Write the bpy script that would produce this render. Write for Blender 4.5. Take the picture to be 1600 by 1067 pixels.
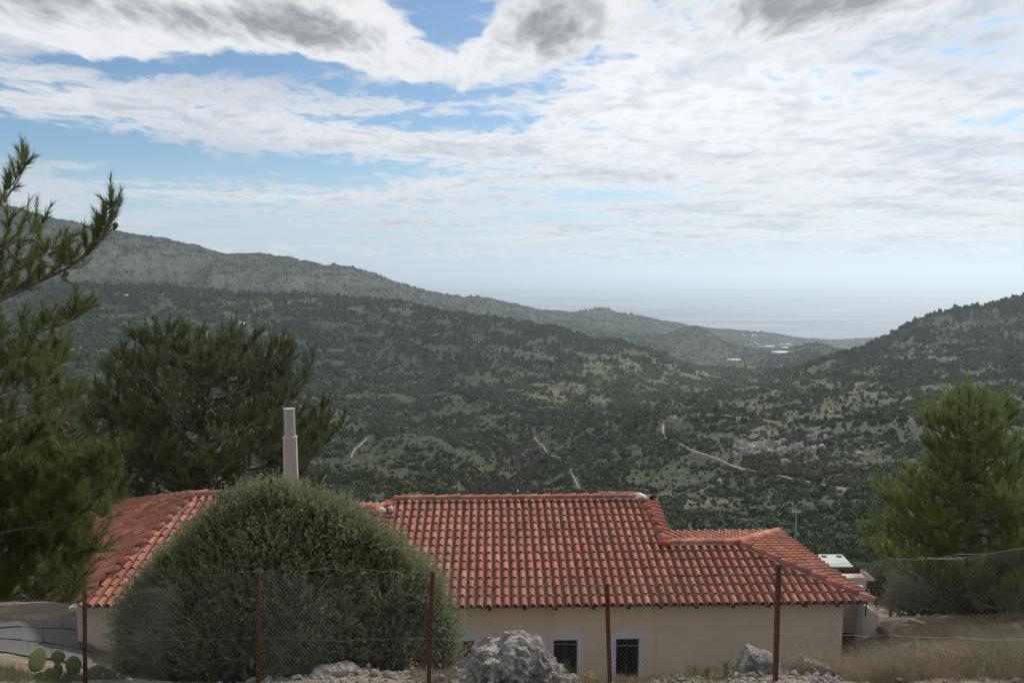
import bpy, bmesh, math, random
import numpy as np
from mathutils import Vector, Matrix

for o in list(bpy.data.objects):
    bpy.data.objects.remove(o)
random.seed(7)
scene = bpy.context.scene
col = scene.collection
R = math.radians

# ------------------------------------------------------------------ camera
# origin = the photographer's eye; +Y looks out over the valley, sea level at z = -450
PITCH = 5.0
F = 1200.0                                   # focal length for a picture 1600 wide
camd = bpy.data.cameras.new('camera')
camd.sensor_width = 36.0
camd.lens = 36.0 * F / 1600.0
camd.clip_start = 0.1
camd.clip_end = 250000.0
cam = bpy.data.objects.new('camera', camd)
cam.location = (0, 0, 0)
cam.rotation_euler = (R(90 - PITCH), 0, 0)
col.objects.link(cam)
scene.camera = cam

# ------------------------------------------------------------------ sky and sun
SUN_AZ, SUN_EL = 34.0, 40.0                  # azimuth clockwise from +Y (towards +X), elevation
SKY_TINT = (0.70, 0.86, 0.93)
world = bpy.data.worlds.new('World')
scene.world = world
world.use_nodes = True


class NT:
    """Short hand for building node trees."""
    def __init__(self, tree):
        self.t = tree
        tree.nodes.clear()

    def n(self, typ, ins=None, **props):
        nd = self.t.nodes.new(typ)
        for k, v in props.items():
            setattr(nd, k, v)
        for k, v in (ins or {}).items():
            self.put(nd.inputs[k], v)
        return nd

    def put(self, sock, v):
        if isinstance(v, bpy.types.NodeSocket):
            self.t.links.new(v, sock)
        elif isinstance(v, (tuple, list)) and sock.type == 'RGBA' and len(v) == 3:
            sock.default_value = (*v, 1)
        else:
            sock.default_value = v

    def m(self, op, a, b=0.0, c=None, clamp=False):
        nd = self.n('ShaderNodeMath', {0: a, 1: b}, operation=op, use_clamp=clamp)
        if c is not None:
            self.put(nd.inputs[2], c)
        return nd.outputs[0]

    def mix(self, f, a, b, typ='MIX'):
        nd = self.n('ShaderNodeMix', data_type='RGBA', blend_type=typ)
        self.put(nd.inputs[0], f)
        self.put(nd.inputs[6], a)
        self.put(nd.inputs[7], b)
        return nd.outputs[2]

    def noise(self, vec, scale, detail=4, rough=0.55, dist=0.0, dim='3D'):
        nd = self.n('ShaderNodeTexNoise', noise_dimensions=dim, ins={'Scale': scale, 'Detail': detail, 'Roughness': rough, 'Distortion': dist})
        if vec is not None:
            self.put(nd.inputs['Vector'], vec)
        return nd.outputs[0]

    def ramp(self, f, lo, hi, a=0.0, b=1.0, smooth=True):
        nd = self.n('ShaderNodeMapRange', {0: f, 1: lo, 2: hi, 3: a, 4: b})
        nd.interpolation_type = 'SMOOTHSTEP' if smooth else 'LINEAR'
        return nd.outputs[0]

    def vec(self, x, y, z):
        return self.n('ShaderNodeCombineXYZ', {0: x, 1: y, 2: z}).outputs[0]

    def vmul(self, v, s):
        return self.n('ShaderNodeVectorMath', {0: v, 1: s}, operation='MULTIPLY').outputs[0]


def build_world():
    t = NT(world.node_tree)
    sky = t.n('ShaderNodeTexSky', sky_type='NISHITA', sun_disc=False, sun_elevation=R(SUN_EL),
              sun_rotation=R(SUN_AZ), altitude=450.0, air_density=1.0, dust_density=0.6, ozone_density=1.6)
    tc = t.n('ShaderNodeTexCoord')
    s = t.n('ShaderNodeSeparateXYZ', {0: tc.outputs['Generated']})
    X, Y, Z = s.outputs
    zz = t.m('MAXIMUM', Z, 0.0)
    # azimuth / elevation in degrees, and the point where a view ray meets the cloud deck
    az = t.m('MULTIPLY', t.m('ARCTAN2', X, Y), 57.2958)
    el = t.m('MULTIPLY', t.m('ARCSINE', Z), 57.2958)
    d = t.m('ADD', zz, 0.085)
    P = t.vec(t.m('DIVIDE', X, d), t.m('DIVIDE', Y, d), 0.0)
    def mapped(v, rot, sc, loc=(0, 0, 0)):
        return t.n('ShaderNodeMapping', {'Vector': v, 'Rotation': (0, 0, R(rot)), 'Scale': (*sc, 1), 'Location': loc}).outputs[0]

    def n2d(v, scale, detail, rough):
        return t.noise(v, scale, detail, rough, dim='2D')

    def warped(v, scale, detail, amt):
        w = t.n('ShaderNodeTexNoise', {'Vector': v, 'Scale': scale, 'Detail': detail}, noise_dimensions='2D').outputs[1]
        w = t.n('ShaderNodeVectorMath', {0: w, 1: (0.5, 0.5, 0.5)}, operation='SUBTRACT').outputs[0]
        return t.n('ShaderNodeVectorMath', {0: v, 1: t.vmul(w, (amt, amt, 0))}, operation='ADD').outputs[0]

    def blob(px, py, wx, wy, amp):
        # centre and size of a cloud bank or gap, measured in the photograph, as directions in the sky
        vx, vz = (px - 800.0) / 1200.0, (428.5 - py) / 1200.0
        a0, e0 = math.degrees(math.atan2(vx, 1.0)), math.degrees(math.atan2(vz, math.hypot(vx, 1.0)))
        wa, we = wx * 0.0478 / (1 + vx * vx), wy * 0.0478 / math.hypot(vx, 1.0)
        da = t.m('DIVIDE', t.m('SUBTRACT', az, a0), wa)
        de = t.m('DIVIDE', t.m('SUBTRACT', el, e0), we)
        q = t.m('ADD', t.m('MULTIPLY', da, da), t.m('MULTIPLY', de, de))
        return t.m('MULTIPLY', t.m('EXPONENT', t.m('MULTIPLY', q, -1.0)), amp)

    def total(*bs):
        a = bs[0]
        for b in bs[1:]:
            a = t.m('ADD', a, b)
        return a

    def cen(v, amp):
        return t.m('MULTIPLY', t.m('SUBTRACT', v, 0.5), amp)
    # ---- high mottled deck
    P2 = warped(P, 1.6, 3.0, 0.34)
    n1 = n2d(mapped(P2, -16, (0.55, 1.0)), 1.9, 6, 0.58)
    n2 = n2d(mapped(P2, -16, (1.0, 0.8)), 8.5, 5, 0.62)
    nb = n2d(P, 0.33, 2, 0.5)
    cover = total(cen(nb, 0.20), 0.03,
                  blob(1300, 230, 430, 200, 0.26), blob(1000, 120, 160, 80, 0.17), blob(1050, 195, 150, 40, 0.08), blob(850, 240, 230, 70, 0.14), blob(380, 190, 260, 34, 0.15), blob(80, 160, 150, 34, 0.12), blob(560, 225, 170, 26, 0.10),
                  blob(120, 235, 190, 34, -0.20), blob(420, 262, 140, 22, -0.18), blob(560, 385, 230, 24, -0.16), blob(450, 308, 260, 11, 0.13), blob(680, 292, 70, 10, 0.12), blob(130, 262, 70, 10, 0.12),
                  blob(760, 372, 140, 10, 0.14), blob(450, 110, 120, 30, -0.34), blob(700, 45, 60, 45, -0.22), blob(160, 105, 120, 16, -0.18), blob(690, 150, 120, 10, -0.20),
                  blob(1490, 90, 110, 45, -0.15), blob(1250, 388, 350, 7, -0.22), blob(1250, 365, 350, 10, 0.1))
    f1 = total(n1, cen(n2, 0.62), cover)
    thin = t.ramp(f1, 0.43, 0.70)
    # ---- low grey cumulus along the top
    Pw = warped(mapped(P, 0, (1.0, 0.50)), 3.0, 3.0, 0.12)
    m1 = n2d(Pw, 3.2, 6, 0.53)
    m2 = n2d(Pw, 12.0, 5, 0.58)
    low = total(cen(m1, 0.95), cen(m2, 0.50), t.ramp(el, 12.0, 26.0, -0.24, 0.10),
                blob(60, 30, 260, 62, 0.50), blob(280, 40, 170, 60, 0.46), blob(480, 45, 130, 48, 0.42), blob(640, 105, 150, 40, 0.56), blob(560, 60, 90, 40, 0.3), blob(860, 50, 105, 70, 0.62),
                blob(1270, 20, 190, 55, 0.66), blob(1050, 20, 90, 60, 0.12), blob(712, 38, 55, 44, -0.50), blob(450, 118, 120, 20, -0.50), blob(150, 118, 120, 12, -0.35), blob(640, 18, 28, 14, -0.4))
    lowm = t.ramp(low, 0.0, 0.22)
    # thick parts of a cloud let less light through: grey bases
    dens = t.ramp(total(low, cen(m1, -0.2), blob(870, 55, 80, 55, 0.30), blob(1270, 20, 170, 45, 0.34), blob(0, 0, 180, 36, 0.30),
                        blob(470, 55, 130, 28, 0.22), blob(620, 40, 60, 40, -0.30), blob(200, 80, 160, 26, -0.34), blob(680, 125, 110, 25, -0.16)), 0.16, 0.92)
    brk = t.ramp(m2, 0.3, 0.7, -0.12, 0.12)
    lowc = t.mix(t.m('ADD', dens, brk, clamp=True), (8.0, 8.1, 8.25), (2.9, 3.0, 3.2))
    shade = t.m('ADD', t.ramp(n1, 0.40, 0.70, 0.0, 0.7), t.ramp(n2, 0.35, 0.7, -0.15, 0.35), clamp=True)
    thinc = t.mix(shade, (8.3, 8.35, 8.4), (5.0, 5.5, 6.2))
    glow = t.m('ADD', 0.97, blob(1060, 150, 320, 110, 0.12))
    thinc = t.mix(1.0, thinc, t.n('ShaderNodeCombineColor', {0: glow, 1: glow, 2: glow}).outputs[0], 'MULTIPLY')
    base = t.mix(1.0, sky.outputs[0], SKY_TINT, 'MULTIPLY')
    base = t.mix(t.ramp(el, 0.0, 9.0, 0.85, 0.0), base, (5.2, 6.3, 7.5))
    # small far cumulus sitting above the sea horizon
    Ph = t.vec(t.m('MULTIPLY', az, 0.34), t.m('MULTIPLY', el, 1.1), 0.0)
    h1 = n2d(Ph, 1.0, 5, 0.6)
    hm = t.m('MULTIPLY', t.ramp(h1, 0.46, 0.60), t.m('MULTIPLY', t.ramp(el, 0.9, 1.3), t.ramp(el, 1.6, 2.4, 1.0, 0.0)))
    c = t.mix(t.m('MULTIPLY', thin, 0.96), base, thinc)
    c = t.mix(t.m('MULTIPLY', hm, 0.75), c, t.mix(t.ramp(h1, 0.52, 0.7), (8.6, 8.4, 8.1), (5.0, 5.8, 6.6)))
    c = t.mix(lowm, c, lowc)
    bg = t.n('ShaderNodeBackground', {'Color': c, 'Strength': 0.1})
    out = t.n('ShaderNodeOutputWorld')
    t.t.links.new(bg.outputs[0], out.inputs[0])


build_world()
world.cycles.sampling_method = 'MANUAL'
world.cycles.sample_map_resolution = 256
sund = bpy.data.lights.new('sun', 'SUN')
sund.energy = 3.0
sund.angle = R(4)
sund.color = (1.0, 0.95, 0.87)
sun = bpy.data.objects.new('sun', sund)
sv = Vector((math.sin(R(SUN_AZ)) * math.cos(R(SUN_EL)), math.cos(R(SUN_AZ)) * math.cos(R(SUN_EL)), math.sin(R(SUN_EL))))
sun.rotation_euler = sv.to_track_quat('Z', 'Y').to_euler()
sun.location = (0, 0, 50)
col.objects.link(sun)

vs = scene.view_settings
vs.view_transform = 'Standard'
vs.look = 'None'
vs.exposure = 0.12
vs.gamma = 1.0
vs.use_curve_mapping = False
scene.render.engine = 'CYCLES'
scene.cycles.max_bounces = 6
scene.cycles.diffuse_bounces = 3
scene.cycles.volume_bounces = 2
scene.cycles.transparent_max_bounces = 8
scene.cycles.use_denoising = True

# ------------------------------------------------------------------ helpers
TH = R(PITCH)


def ray(px, py):
    """Direction through a point of the picture, scaled to one metre of depth."""
    a = (px - 800.0) / F
    b = (533.5 - py) / F
    v = Vector((a, math.cos(TH) + b * math.sin(TH), -math.sin(TH) + b * math.cos(TH)))
    return v / v.y


def at(px, py, depth):
    return ray(px, py) * depth


def tag(o, label=None, cat=None, group=None, kind=None):
    if label:
        o['label'] = label
    if cat:
        o['category'] = cat
    if group:
        o['group'] = group
    if kind:
        o['kind'] = kind
    return o


def empty(name, loc=(0, 0, 0), rz=0.0):
    o = bpy.data.objects.new(name, None)
    o.empty_display_size = 0.2
    o.location = loc
    o.rotation_euler = (0, 0, rz)
    col.objects.link(o)
    return o


def link(name, me, mat=None, parent=None, loc=None):
    o = bpy.data.objects.new(name, me)
    if mat is not None and not me.materials:
        me.materials.append(mat)
    if loc is not None:
        o.location = loc
    col.objects.link(o)
    if parent is not None:
        o.parent = parent
    return o


def fast_mesh(name, verts, faces, smooth=False):
    """verts (n,3) array; faces (m,k) array with constant k."""
    verts = np.asarray(verts, dtype=np.float32)
    faces = np.asarray(faces, dtype=np.int32)
    me = bpy.data.meshes.new(name)
    m, k = faces.shape
    me.vertices.add(len(verts))
    me.vertices.foreach_set('co', verts.ravel())
    me.loops.add(m * k)
    me.loops.foreach_set('vertex_index', faces.ravel())
    me.polygons.add(m)
    me.polygons.foreach_set('loop_start', np.arange(0, m * k, k, dtype=np.int32))
    me.update(calc_edges=True)
    if smooth:
        me.polygons.foreach_set('use_smooth', np.ones(m, dtype=bool))
    return me


class MB:
    """Collects faces into one mesh."""
    def __init__(self):
        self.v = []
        self.f = []

    def poly(self, pts):
        i = len(self.v)
        self.v += [tuple(p) for p in pts]
        self.f.append(tuple(range(i, i + len(pts))))

    def hexa(self, p):
        """eight corners, bottom ring then top ring (counter-clockwise)"""
        i = len(self.v)
        self.v += [tuple(q) for q in p]
        for q in ((3, 2, 1, 0), (4, 5, 6, 7), (0, 1, 5, 4), (1, 2, 6, 5), (2, 3, 7, 6), (3, 0, 4, 7)):
            self.f.append(tuple(i + k for k in q))

    def box(self, x0, x1, y0, y1, z0, z1):
        self.hexa([(x0, y0, z0), (x1, y0, z0), (x1, y1, z0), (x0, y1, z0),
                   (x0, y0, z1), (x1, y0, z1), (x1, y1, z1), (x0, y1, z1)])

    def tube(self, pts, radii, n=6, cap=True):
        pts = [Vector(p) for p in pts]
        base = len(self.v)
        prev = None
        for k, p in enumerate(pts):
            d = (pts[min(k + 1, len(pts) - 1)] - pts[max(k - 1, 0)]).normalized()
            if prev is None:
                a = d.orthogonal().normalized()
            else:
                a = (prev - d * prev.dot(d))
                a = a.normalized() if a.length > 1e-6 else d.orthogonal().normalized()
            prev = a
            b = d.cross(a)
            r = radii[k] if isinstance(radii, (list, tuple)) else radii
            for j in range(n):
                an = 2 * math.pi * j / n
                self.v.append(tuple(p + (a * math.cos(an) + b * math.sin(an)) * r))
        for k in range(len(pts) - 1):
            for j in range(n):
                j2 = (j + 1) % n
                self.f.append((base + k * n + j, base + k * n + j2, base + (k + 1) * n + j2, base + (k + 1) * n + j))
        if cap:
            self.f.append(tuple(base + j for j in reversed(range(n))))
            self.f.append(tuple(base + (len(pts) - 1) * n + j for j in range(n)))

    def build(self, name, mat=None, parent=None, smooth=False, loc=None):
        me = bpy.data.meshes.new(name)
        me.from_pydata(self.v, [], self.f)
        me.update()
        if smooth:
            me.polygons.foreach_set('use_smooth', np.ones(len(me.polygons), dtype=bool))
        return link(name, me, mat, parent, loc)


# gradient noise on numpy arrays
_rng = np.random.RandomState(11)
_perm = _rng.permutation(256)
_perm = np.concatenate([_perm, _perm])
_ga = _rng.rand(256) * 2 * math.pi
_gx, _gy = np.cos(_ga), np.sin(_ga)


def pn(x, y, seed=0):
    x = np.asarray(x, float) + seed * 17.31
    y = np.asarray(y, float) + seed * 9.77
    xi = np.floor(x).astype(int)
    yi = np.floor(y).astype(int)
    xf, yf = x - xi, y - yi
    u = xf * xf * xf * (xf * (xf * 6 - 15) + 10)
    v = yf * yf * yf * (yf * (yf * 6 - 15) + 10)

    def g(ix, iy, dx, dy):
        h = _perm[_perm[ix & 255] + (iy & 255)]
        return _gx[h] * dx + _gy[h] * dy
    a = g(xi, yi, xf, yf)
    b = g(xi + 1, yi, xf - 1, yf)
    c = g(xi, yi + 1, xf, yf - 1)
    d = g(xi + 1, yi + 1, xf - 1, yf - 1)
    return (a + u * (b - a)) * (1 - v) + (c + u * (d - c)) * v


def fbm(x, y, oct=4, seed=0, gain=0.5):
    s, a, f = 0.0, 1.0, 1.0
    for k in range(oct):
        s = s + a * pn(x * f, y * f, seed + k * 3)
        a *= gain
        f *= 2.03
    return s


def sstep(x, a, b):
    t = np.clip((x - a) / (b - a), 0, 1)
    return t * t * (3 - 2 * t)


class TPS:
    """Thin plate spline through scattered heights."""
    def __init__(self, P, v, lam=1e-4):
        P = np.asarray(P, float)
        n = len(P)
        K = self.phi(P, P) + lam * np.eye(n)
        A = np.zeros((n + 3, n + 3))
        A[:n, :n] = K
        A[:n, n] = 1
        A[:n, n + 1:] = P
        A[n, :n] = 1
        A[n + 1:, :n] = P.T
        b = np.zeros(n + 3)
        b[:n] = v
        self.w = np.linalg.solve(A, b)
        self.P = P

    @staticmethod
    def phi(A, B):
        r2 = ((A[:, None, :] - B[None, :, :]) ** 2).sum(2)
        return 0.5 * r2 * np.log(r2 + 1e-12)

    def __call__(self, Q):
        Q = np.asarray(Q, float)
        out = np.empty(len(Q))
        n = len(self.P)
        for i in range(0, len(Q), 20000):
            q = Q[i:i + 20000]
            out[i:i + 20000] = self.phi(q, self.P) @ self.w[:n] + self.w[n] + q @ self.w[n + 1:]
        return out


def principled(name, build=None, color=(0.5, 0.5, 0.5), rough=0.8, **extra):
    m = bpy.data.materials.new(name)
    m.use_nodes = True
    t = NT(m.node_tree)
    bs = t.n('ShaderNodeBsdfPrincipled', {'Base Color': color, 'Roughness': rough})
    for k, v in extra.items():
        t.put(bs.inputs[k], v)
    out = t.n('ShaderNodeOutputMaterial')
    t.t.links.new(bs.outputs[0], out.inputs[0])
    if build:
        build(t, bs)
    return m


def bump(t, bs, h, strength=0.4, dist=0.02):
    b = t.n('ShaderNodeBump', {'Height': h, 'Strength': strength, 'Distance': dist})
    t.t.links.new(b.outputs[0], bs.inputs['Normal'])

# ------------------------------------------------------------------ terrain
# far relief: (picture x, picture y, metres away) of points that lie on the hillsides; rows that no
# line of sight reaches describe the hidden side of a ridge
FAR = []


def ridge(pts):
    FAR.extend(pts)


# far mountain and the long ridge that falls to the coast
SKY_FAR = [(-500, 330, 2500), (-250, 322, 2500), (-60, 322, 2550), (50, 336, 2600), (130, 358, 2680), (200, 368, 2750), (260, 378, 2820), (310, 388, 2900), (345, 399, 2960),
           (400, 400, 3050), (460, 406, 3150), (520, 414, 3250), (565, 424, 3350), (610, 440, 3450), (650, 455, 3550),
           (700, 463, 3700), (750, 470, 3850), (800, 476, 4000), (860, 488, 4150), (905, 492, 4250), (940, 488, 4300),
           (1000, 497, 4400), (1050, 507, 4500), (1090, 514, 4600), (1130, 519, 4700), (1200, 522, 4850),
           (1250, 530, 5000), (1310, 533, 5100), (1390, 528, 5200), (1500, 534, 5300), (1700, 540, 5300), (2000, 545, 5300)]
ridge(SKY_FAR)
# behind that ridge: down to the sea
for px, py, d in SKY_FAR[::2]:
    if px < 600:
        FAR.append((px, py + 70, d * 1.35))
    FAR.append((px, 545, 6500))
# mid face of the far mountain
ridge([(0, 395, 2250), (200, 420, 2350), (340, 432, 2550), (450, 438, 2700), (560, 452, 2850), (650, 474, 3050),
       (760, 488, 3350), (860, 505, 3550), (950, 515, 3700), (1050, 528, 3900), (1150, 536, 4150), (1220, 543, 4400),
       (1300, 548, 4400), (1400, 548, 4400)])
# hidden trough between far mountain and the middle hill
ridge([(-400, 470, 2000), (0, 470, 2000), (200, 470, 2050), (400, 482, 2200), (600, 500, 2250), (750, 522, 2300), (880, 545, 2250)])
# foothills that step down to the plain
ridge([(960, 548, 2500), (1040, 534, 2900), (1090, 532, 2950), (1130, 545, 2900), (1090, 560, 2600), (1180, 566, 2500),
       (1240, 556, 2350), (1300, 553, 2250), (1350, 566, 2250), (1150, 585, 2100), (1020, 560, 2300), (1200, 552, 3600), (1280, 553, 3600),
       (1450, 575, 2400), (1600, 575, 2400), (1800, 575, 2400), (1950, 575, 2400), (1500, 560, 3600), (1800, 560, 3600)])
# middle hill: skyline then its face
ridge([(-500, 448, 1650), (-250, 448, 1650), (0, 447, 1680), (100, 444, 1700), (200, 447, 1720), (300, 454, 1750), (400, 462, 1780), (500, 468, 1780),
       (600, 474, 1760), (650, 480, 1740), (700, 490, 1720), (750, 497, 1700), (800, 505, 1680), (850, 515, 1660),
       (900, 530, 1640), (950, 541, 1620), (1000, 553, 1600), (1050, 567, 1580), (1100, 582, 1540), (1150, 592, 1500)])
ridge([(-250, 500, 1350), (0, 500, 1380), (200, 505, 1350), (400, 520, 1400), (600, 535, 1380), (750, 560, 1350), (850, 572, 1330), (950, 585, 1320),
       (1050, 598, 1300), (-250, 560, 950), (0, 560, 980), (200, 570, 960), (400, 590, 1020), (550, 600, 1050), (700, 610, 1080), (850, 610, 1120),
       (950, 612, 1130), (-250, 640, 640), (0, 640, 660), (200, 650, 650), (400, 660, 700), (550, 665, 760), (680, 665, 800), (730, 636, 900),
       (-250, 740, 430), (0, 740, 430), (200, 740, 440), (400, 735, 500), (550, 735, 560), (650, 730, 610)])
# ravine
ridge([(1140, 604, 1290), (1040, 612, 1180), (940, 628, 1010), (860, 640, 900), (790, 660, 820), (815, 690, 720),
       (825, 720, 640), (790, 752, 540), (720, 775, 470), (560, 780, 430)])
# right hillside across from the house
ridge([(880, 655, 800), (950, 650, 860), (1050, 618, 1020), (1150, 612, 1040), (1250, 604, 960), (1350, 590, 920), (1450, 578, 890), (1600, 572, 850),
       (1800, 560, 800), (900, 710, 610), (1000, 680, 660), (1100, 660, 680), (1250, 650, 670), (1400, 640, 640), (1600, 630, 590), (1800, 630, 560),
       (880, 760, 470), (1000, 745, 460), (1130, 720, 480), (1280, 705, 470), (1400, 705, 440), (1600, 700, 400), (1800, 700, 380),
       (1000, 800, 350), (1150, 790, 340), (1300, 770, 330), (1450, 770, 310), (1600, 780, 280), (1800, 790, 260),
       (1250, 850, 230), (1400, 850, 220), (1600, 860, 180), (1800, 860, 170)])
# the hill behind it on the right
ridge([(1200, 606, 1170), (1250, 585, 1200), (1300, 563, 1230), (1350, 543, 1260), (1385, 529, 1280), (1430, 507, 1300), (1480, 494, 1300),
       (1530, 484, 1300), (1600, 466, 1290), (1700, 445, 1280), (1800, 425, 1280), (1950, 410, 1280),
       (1380, 565, 1080), (1480, 545, 1080), (1600, 530, 1070), (1800, 500, 1060),
       (1385, 548, 1550), (1480, 525, 1600), (1600, 500, 1600), (1800, 470, 1600), (1280, 580, 1500)])
# steep ground under the village, hidden by the house
for px in (-300, 0, 250, 500, 750, 1000):
    FAR += [(px, 812, 300), (px, 880, 170), (px, 930, 95), (px, 965, 55)]
FAR += [(1300, 925, 110), (1500, 925, 110), (1750, 925, 110), (1300, 980, 50), (1500, 980, 50), (1750, 980, 50)]

_P, _V = [], []
for px, py, d in FAR:
    r = ray(px, py)
    _P.append((r.x * 1.6, math.log(d)))
    _V.append(r.z)
far_tps = TPS(_P, _V, 2e-4)

NEAR = []


def near(px, py, d):
    p = at(px, py, d)
    NEAR.append((p.x, p.y, p.z))


for x in (-25, -8, 0, 8, 25):
    NEAR += [(x, -12, -1.7), (x, -2, -1.7), (x, 2.5, -1.9), (x, 6.0, -4.1), (x, 8.0, -5.1), (x, 9.8, -5.95)]
for px, py, d in [(-250, 1062, 11.6), (130, 1066, 11.3), (400, 1070, 11.3), (560, 1052, 11.8), (680, 1063, 11.4), (800, 1066, 11.4), (950, 1071, 11.3), (1080, 1056, 11.8),
                  (1200, 1054, 12.0), (1310, 1056, 12.4), (1420, 1047, 12.8), (1500, 1040, 13.0), (1620, 1035, 13.0), (1850, 1030, 13.0)]:
    near(px, py, d)
NEAR += [(-7, 14.5, -8.4), (-3, 14.5, -8.5), (0, 14.5, -8.6), (3, 14.5, -8.5), (6, 14.8, -8.4),
         (-7, 18.4, -10.4), (-3, 18.2, -10.8), (0, 18.2, -10.9), (4, 18.2, -10.8), (7, 18.4, -10.2),
         (-6, 23, -10.9), (0, 23, -10.9), (6, 23, -10.8), (-6, 27, -11.6), (0, 27, -11.6), (6, 27, -11.6)]
for px, py, d in [(1335, 1042, 18.7), (1420, 1000, 17.0), (1420, 972, 20.5), (1500, 962, 21.0), (1600, 956, 21.0), (1850, 940, 21.0),
                  (1600, 1000, 16.5), (1850, 990, 16.5), (1500, 1004, 16.5),
                  (1430, 985, 26.5), (1600, 985, 26.5), (1850, 985, 26.5),
                  (20, 1035, 15.0), (80, 1030, 16.5), (0, 985, 19.5), (90, 985, 19.8), (-250, 985, 19.5), (-250, 1020, 15.5), (60, 962, 23.0), (-250, 962, 23)]:
    near(px, py, d)
for x in (-40, -20, -10, 0, 10, 20, 40):
    NEAR += [(x, 34, -15.0), (x, 45, -20.5), (x, 62, -29.0)]
near_tps = TPS([(p[0], p[1] * 1.3) for p in NEAR], [p[2] for p in NEAR], 0.02)


SKY_U = np.array([ray(px, py).x for px, py, d in SKY_FAR])
SKY_Z = np.array([ray(px, py).z * d for px, py, d in SKY_FAR])
# separate knolls and foothills: (picture x, metres away, height, half width, half depth)
BUMPS = [((px - 800) / F * d, d, hh, wx, wy) for px, d, hh, wx, wy in
         [(1085, 2900, 42, 150, 200), (1010, 2600, 22, 90, 120), (1265, 2200, 34, 130, 150), (1180, 2450, 20, 90, 120), (960, 1850, 16, 45, 80), (1015, 1780, 10, 40, 60),
          (725, 900, 17, 55, 45), (870, 1560, 9, 40, 60), (1130, 2050, 10, 60, 80), (1330, 1750, 14, 60, 90), (1240, 1010, 6, 70, 40), (1050, 950, 6, 60, 40),
          (815, 720, -12, 35, 50), (825, 640, -13, 35, 45), (790, 540, -10, 35, 45), (860, 900, -12, 45, 60), (950, 1020, -9, 50, 60), (600, 660, 14, 60, 50), (960, 700, 13, 55, 60),
          (450, 800, 15, 70, 60), (900, 1170, 15, 80, 60), (650, 1380, 18, 90, 80), (300, 930, 15, 80, 70), (1120, 640, 9, 60, 50), (1400, 560, 8, 50, 50), (760, 1180, -12, 60, 80), (520, 1050, -12, 60, 90),
          (940, 4300, 22, 120, 150), (1140, 4700, 12, 100, 150), (760, 3850, 14, 90, 150)]]


def height(x, y):
    x = np.asarray(x, float)
    y = np.asarray(y, float)
    yy = np.maximum(y, 20.0)
    d = yy
    e = far_tps(np.stack([x / yy * 1.6, np.log(d)], 1))
    zf = e * d
    # spurs, gullies and small humps
    a1 = sstep(d, 150, 700) * (1 - sstep(d, 4200, 5200) * 0.8)
    w = 60 * fbm(x / 700, y / 700, 2, 40)
    gul = np.abs(fbm((x + w) / 260, (y - w) / 330, 3, 5)) - 0.22
    big = sstep(d, 2000, 2700)
    gb = np.abs(fbm((x + 2 * w) / 330, (y + w) / 1000, 4, 21)) - 0.2
    zf = zf + a1 * (24 * gul + 3.0 * fbm(x / 60, y / 60, 3, 9)) + big * (1 - sstep(d, 4200, 5000) * 0.75) * (-190) * gb * (0.18 + 0.82 * sstep(np.interp(x / yy, SKY_U, SKY_Z) - zf, 8, 120))
    for bx, by, hh, wx, wy in BUMPS:
        zf = zf + hh * np.exp(-((x - bx) / wx) ** 2 - ((y - by) / wy) ** 2)
    # old farming terraces on the middle hill
    tm = sstep(d, 800, 1000) * (1 - sstep(d, 1900, 2100)) * sstep(fbm(x / 300, y / 300, 2, 31), -0.05, 0.12) * (x < 700)
    zt = np.round(zf / 7.0) * 7.0
    fr = zf / 7.0 - np.round(zf / 7.0)
    zf = zf + tm * 0.75 * (zt + 7.0 * np.sign(fr) * np.maximum(np.abs(fr) * 2 - 0.55, 0) / 0.9 - zf)
    # rock strata of the far mountain
    sb = np.round(zf / 30.0) * 30.0
    zf = zf + 0.45 * sstep(d, 2100, 2500) * (1 - sstep(d, 3800, 4300)) * (sb - zf) * sstep(np.interp(x / yy, SKY_U, SKY_Z) - zf, 5, 60)
    zn = near_tps(np.stack([np.clip(x, -45, 45), np.minimum(y, 70) * 1.3], 1))
    zn = zn + 0.10 * fbm(x / 1.3, y / 1.3, 3, 3) * sstep(y, 3, 9) + 0.5 * fbm(x / 9, y / 9, 2, 4) * sstep(y, 26, 34)
    s = sstep(y, 38, 70)
    return zn * (1 - s) + zf * s


YO = 14.0
NU, NV = 430, 820
us = np.linspace(-1.08, 1.08, NU)
vs_ = np.linspace(math.log(4.5), math.log(7200 + YO), NV)
U, V = np.meshgrid(us, vs_)
GY = np.exp(V) - YO
GX = U * (GY + YO)
GZ = height(GX.ravel(), GY.ravel()).reshape(GX.shape)
SEA = -450.0
E = GZ / np.maximum(GY, 1.0)


def hgt(x, y):
    """Height of the finished ground mesh (bilinear)."""
    x = np.atleast_1d(np.asarray(x, float))
    y = np.atleast_1d(np.asarray(y, float))
    u = (x / (y + YO) - us[0]) / (us[1] - us[0])
    v = (np.log(y + YO) - vs_[0]) / (vs_[1] - vs_[0])
    i = np.clip(u.astype(int), 0, NU - 2)
    j = np.clip(v.astype(int), 0, NV - 2)
    a = np.clip(u - i, 0, 1)
    b = np.clip(v - j, 0, 1)
    return ((GZ[j, i] * (1 - a) + GZ[j, i + 1] * a) * (1 - b) + (GZ[j + 1, i] * (1 - a) + GZ[j + 1, i + 1] * a) * b)


def h1(x, y):
    return float(hgt([x], [y])[0])


def to_pixel(x, y, z):
    """Where a point of the land lies in the picture (1600 wide): used for land cover, the painted sun patch and tile order."""
    c, s = math.cos(TH), math.sin(TH)
    dep = y * c - z * s
    upv = y * s + z * c
    return 800 + F * x / dep, 533.5 - F * upv / dep


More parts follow.
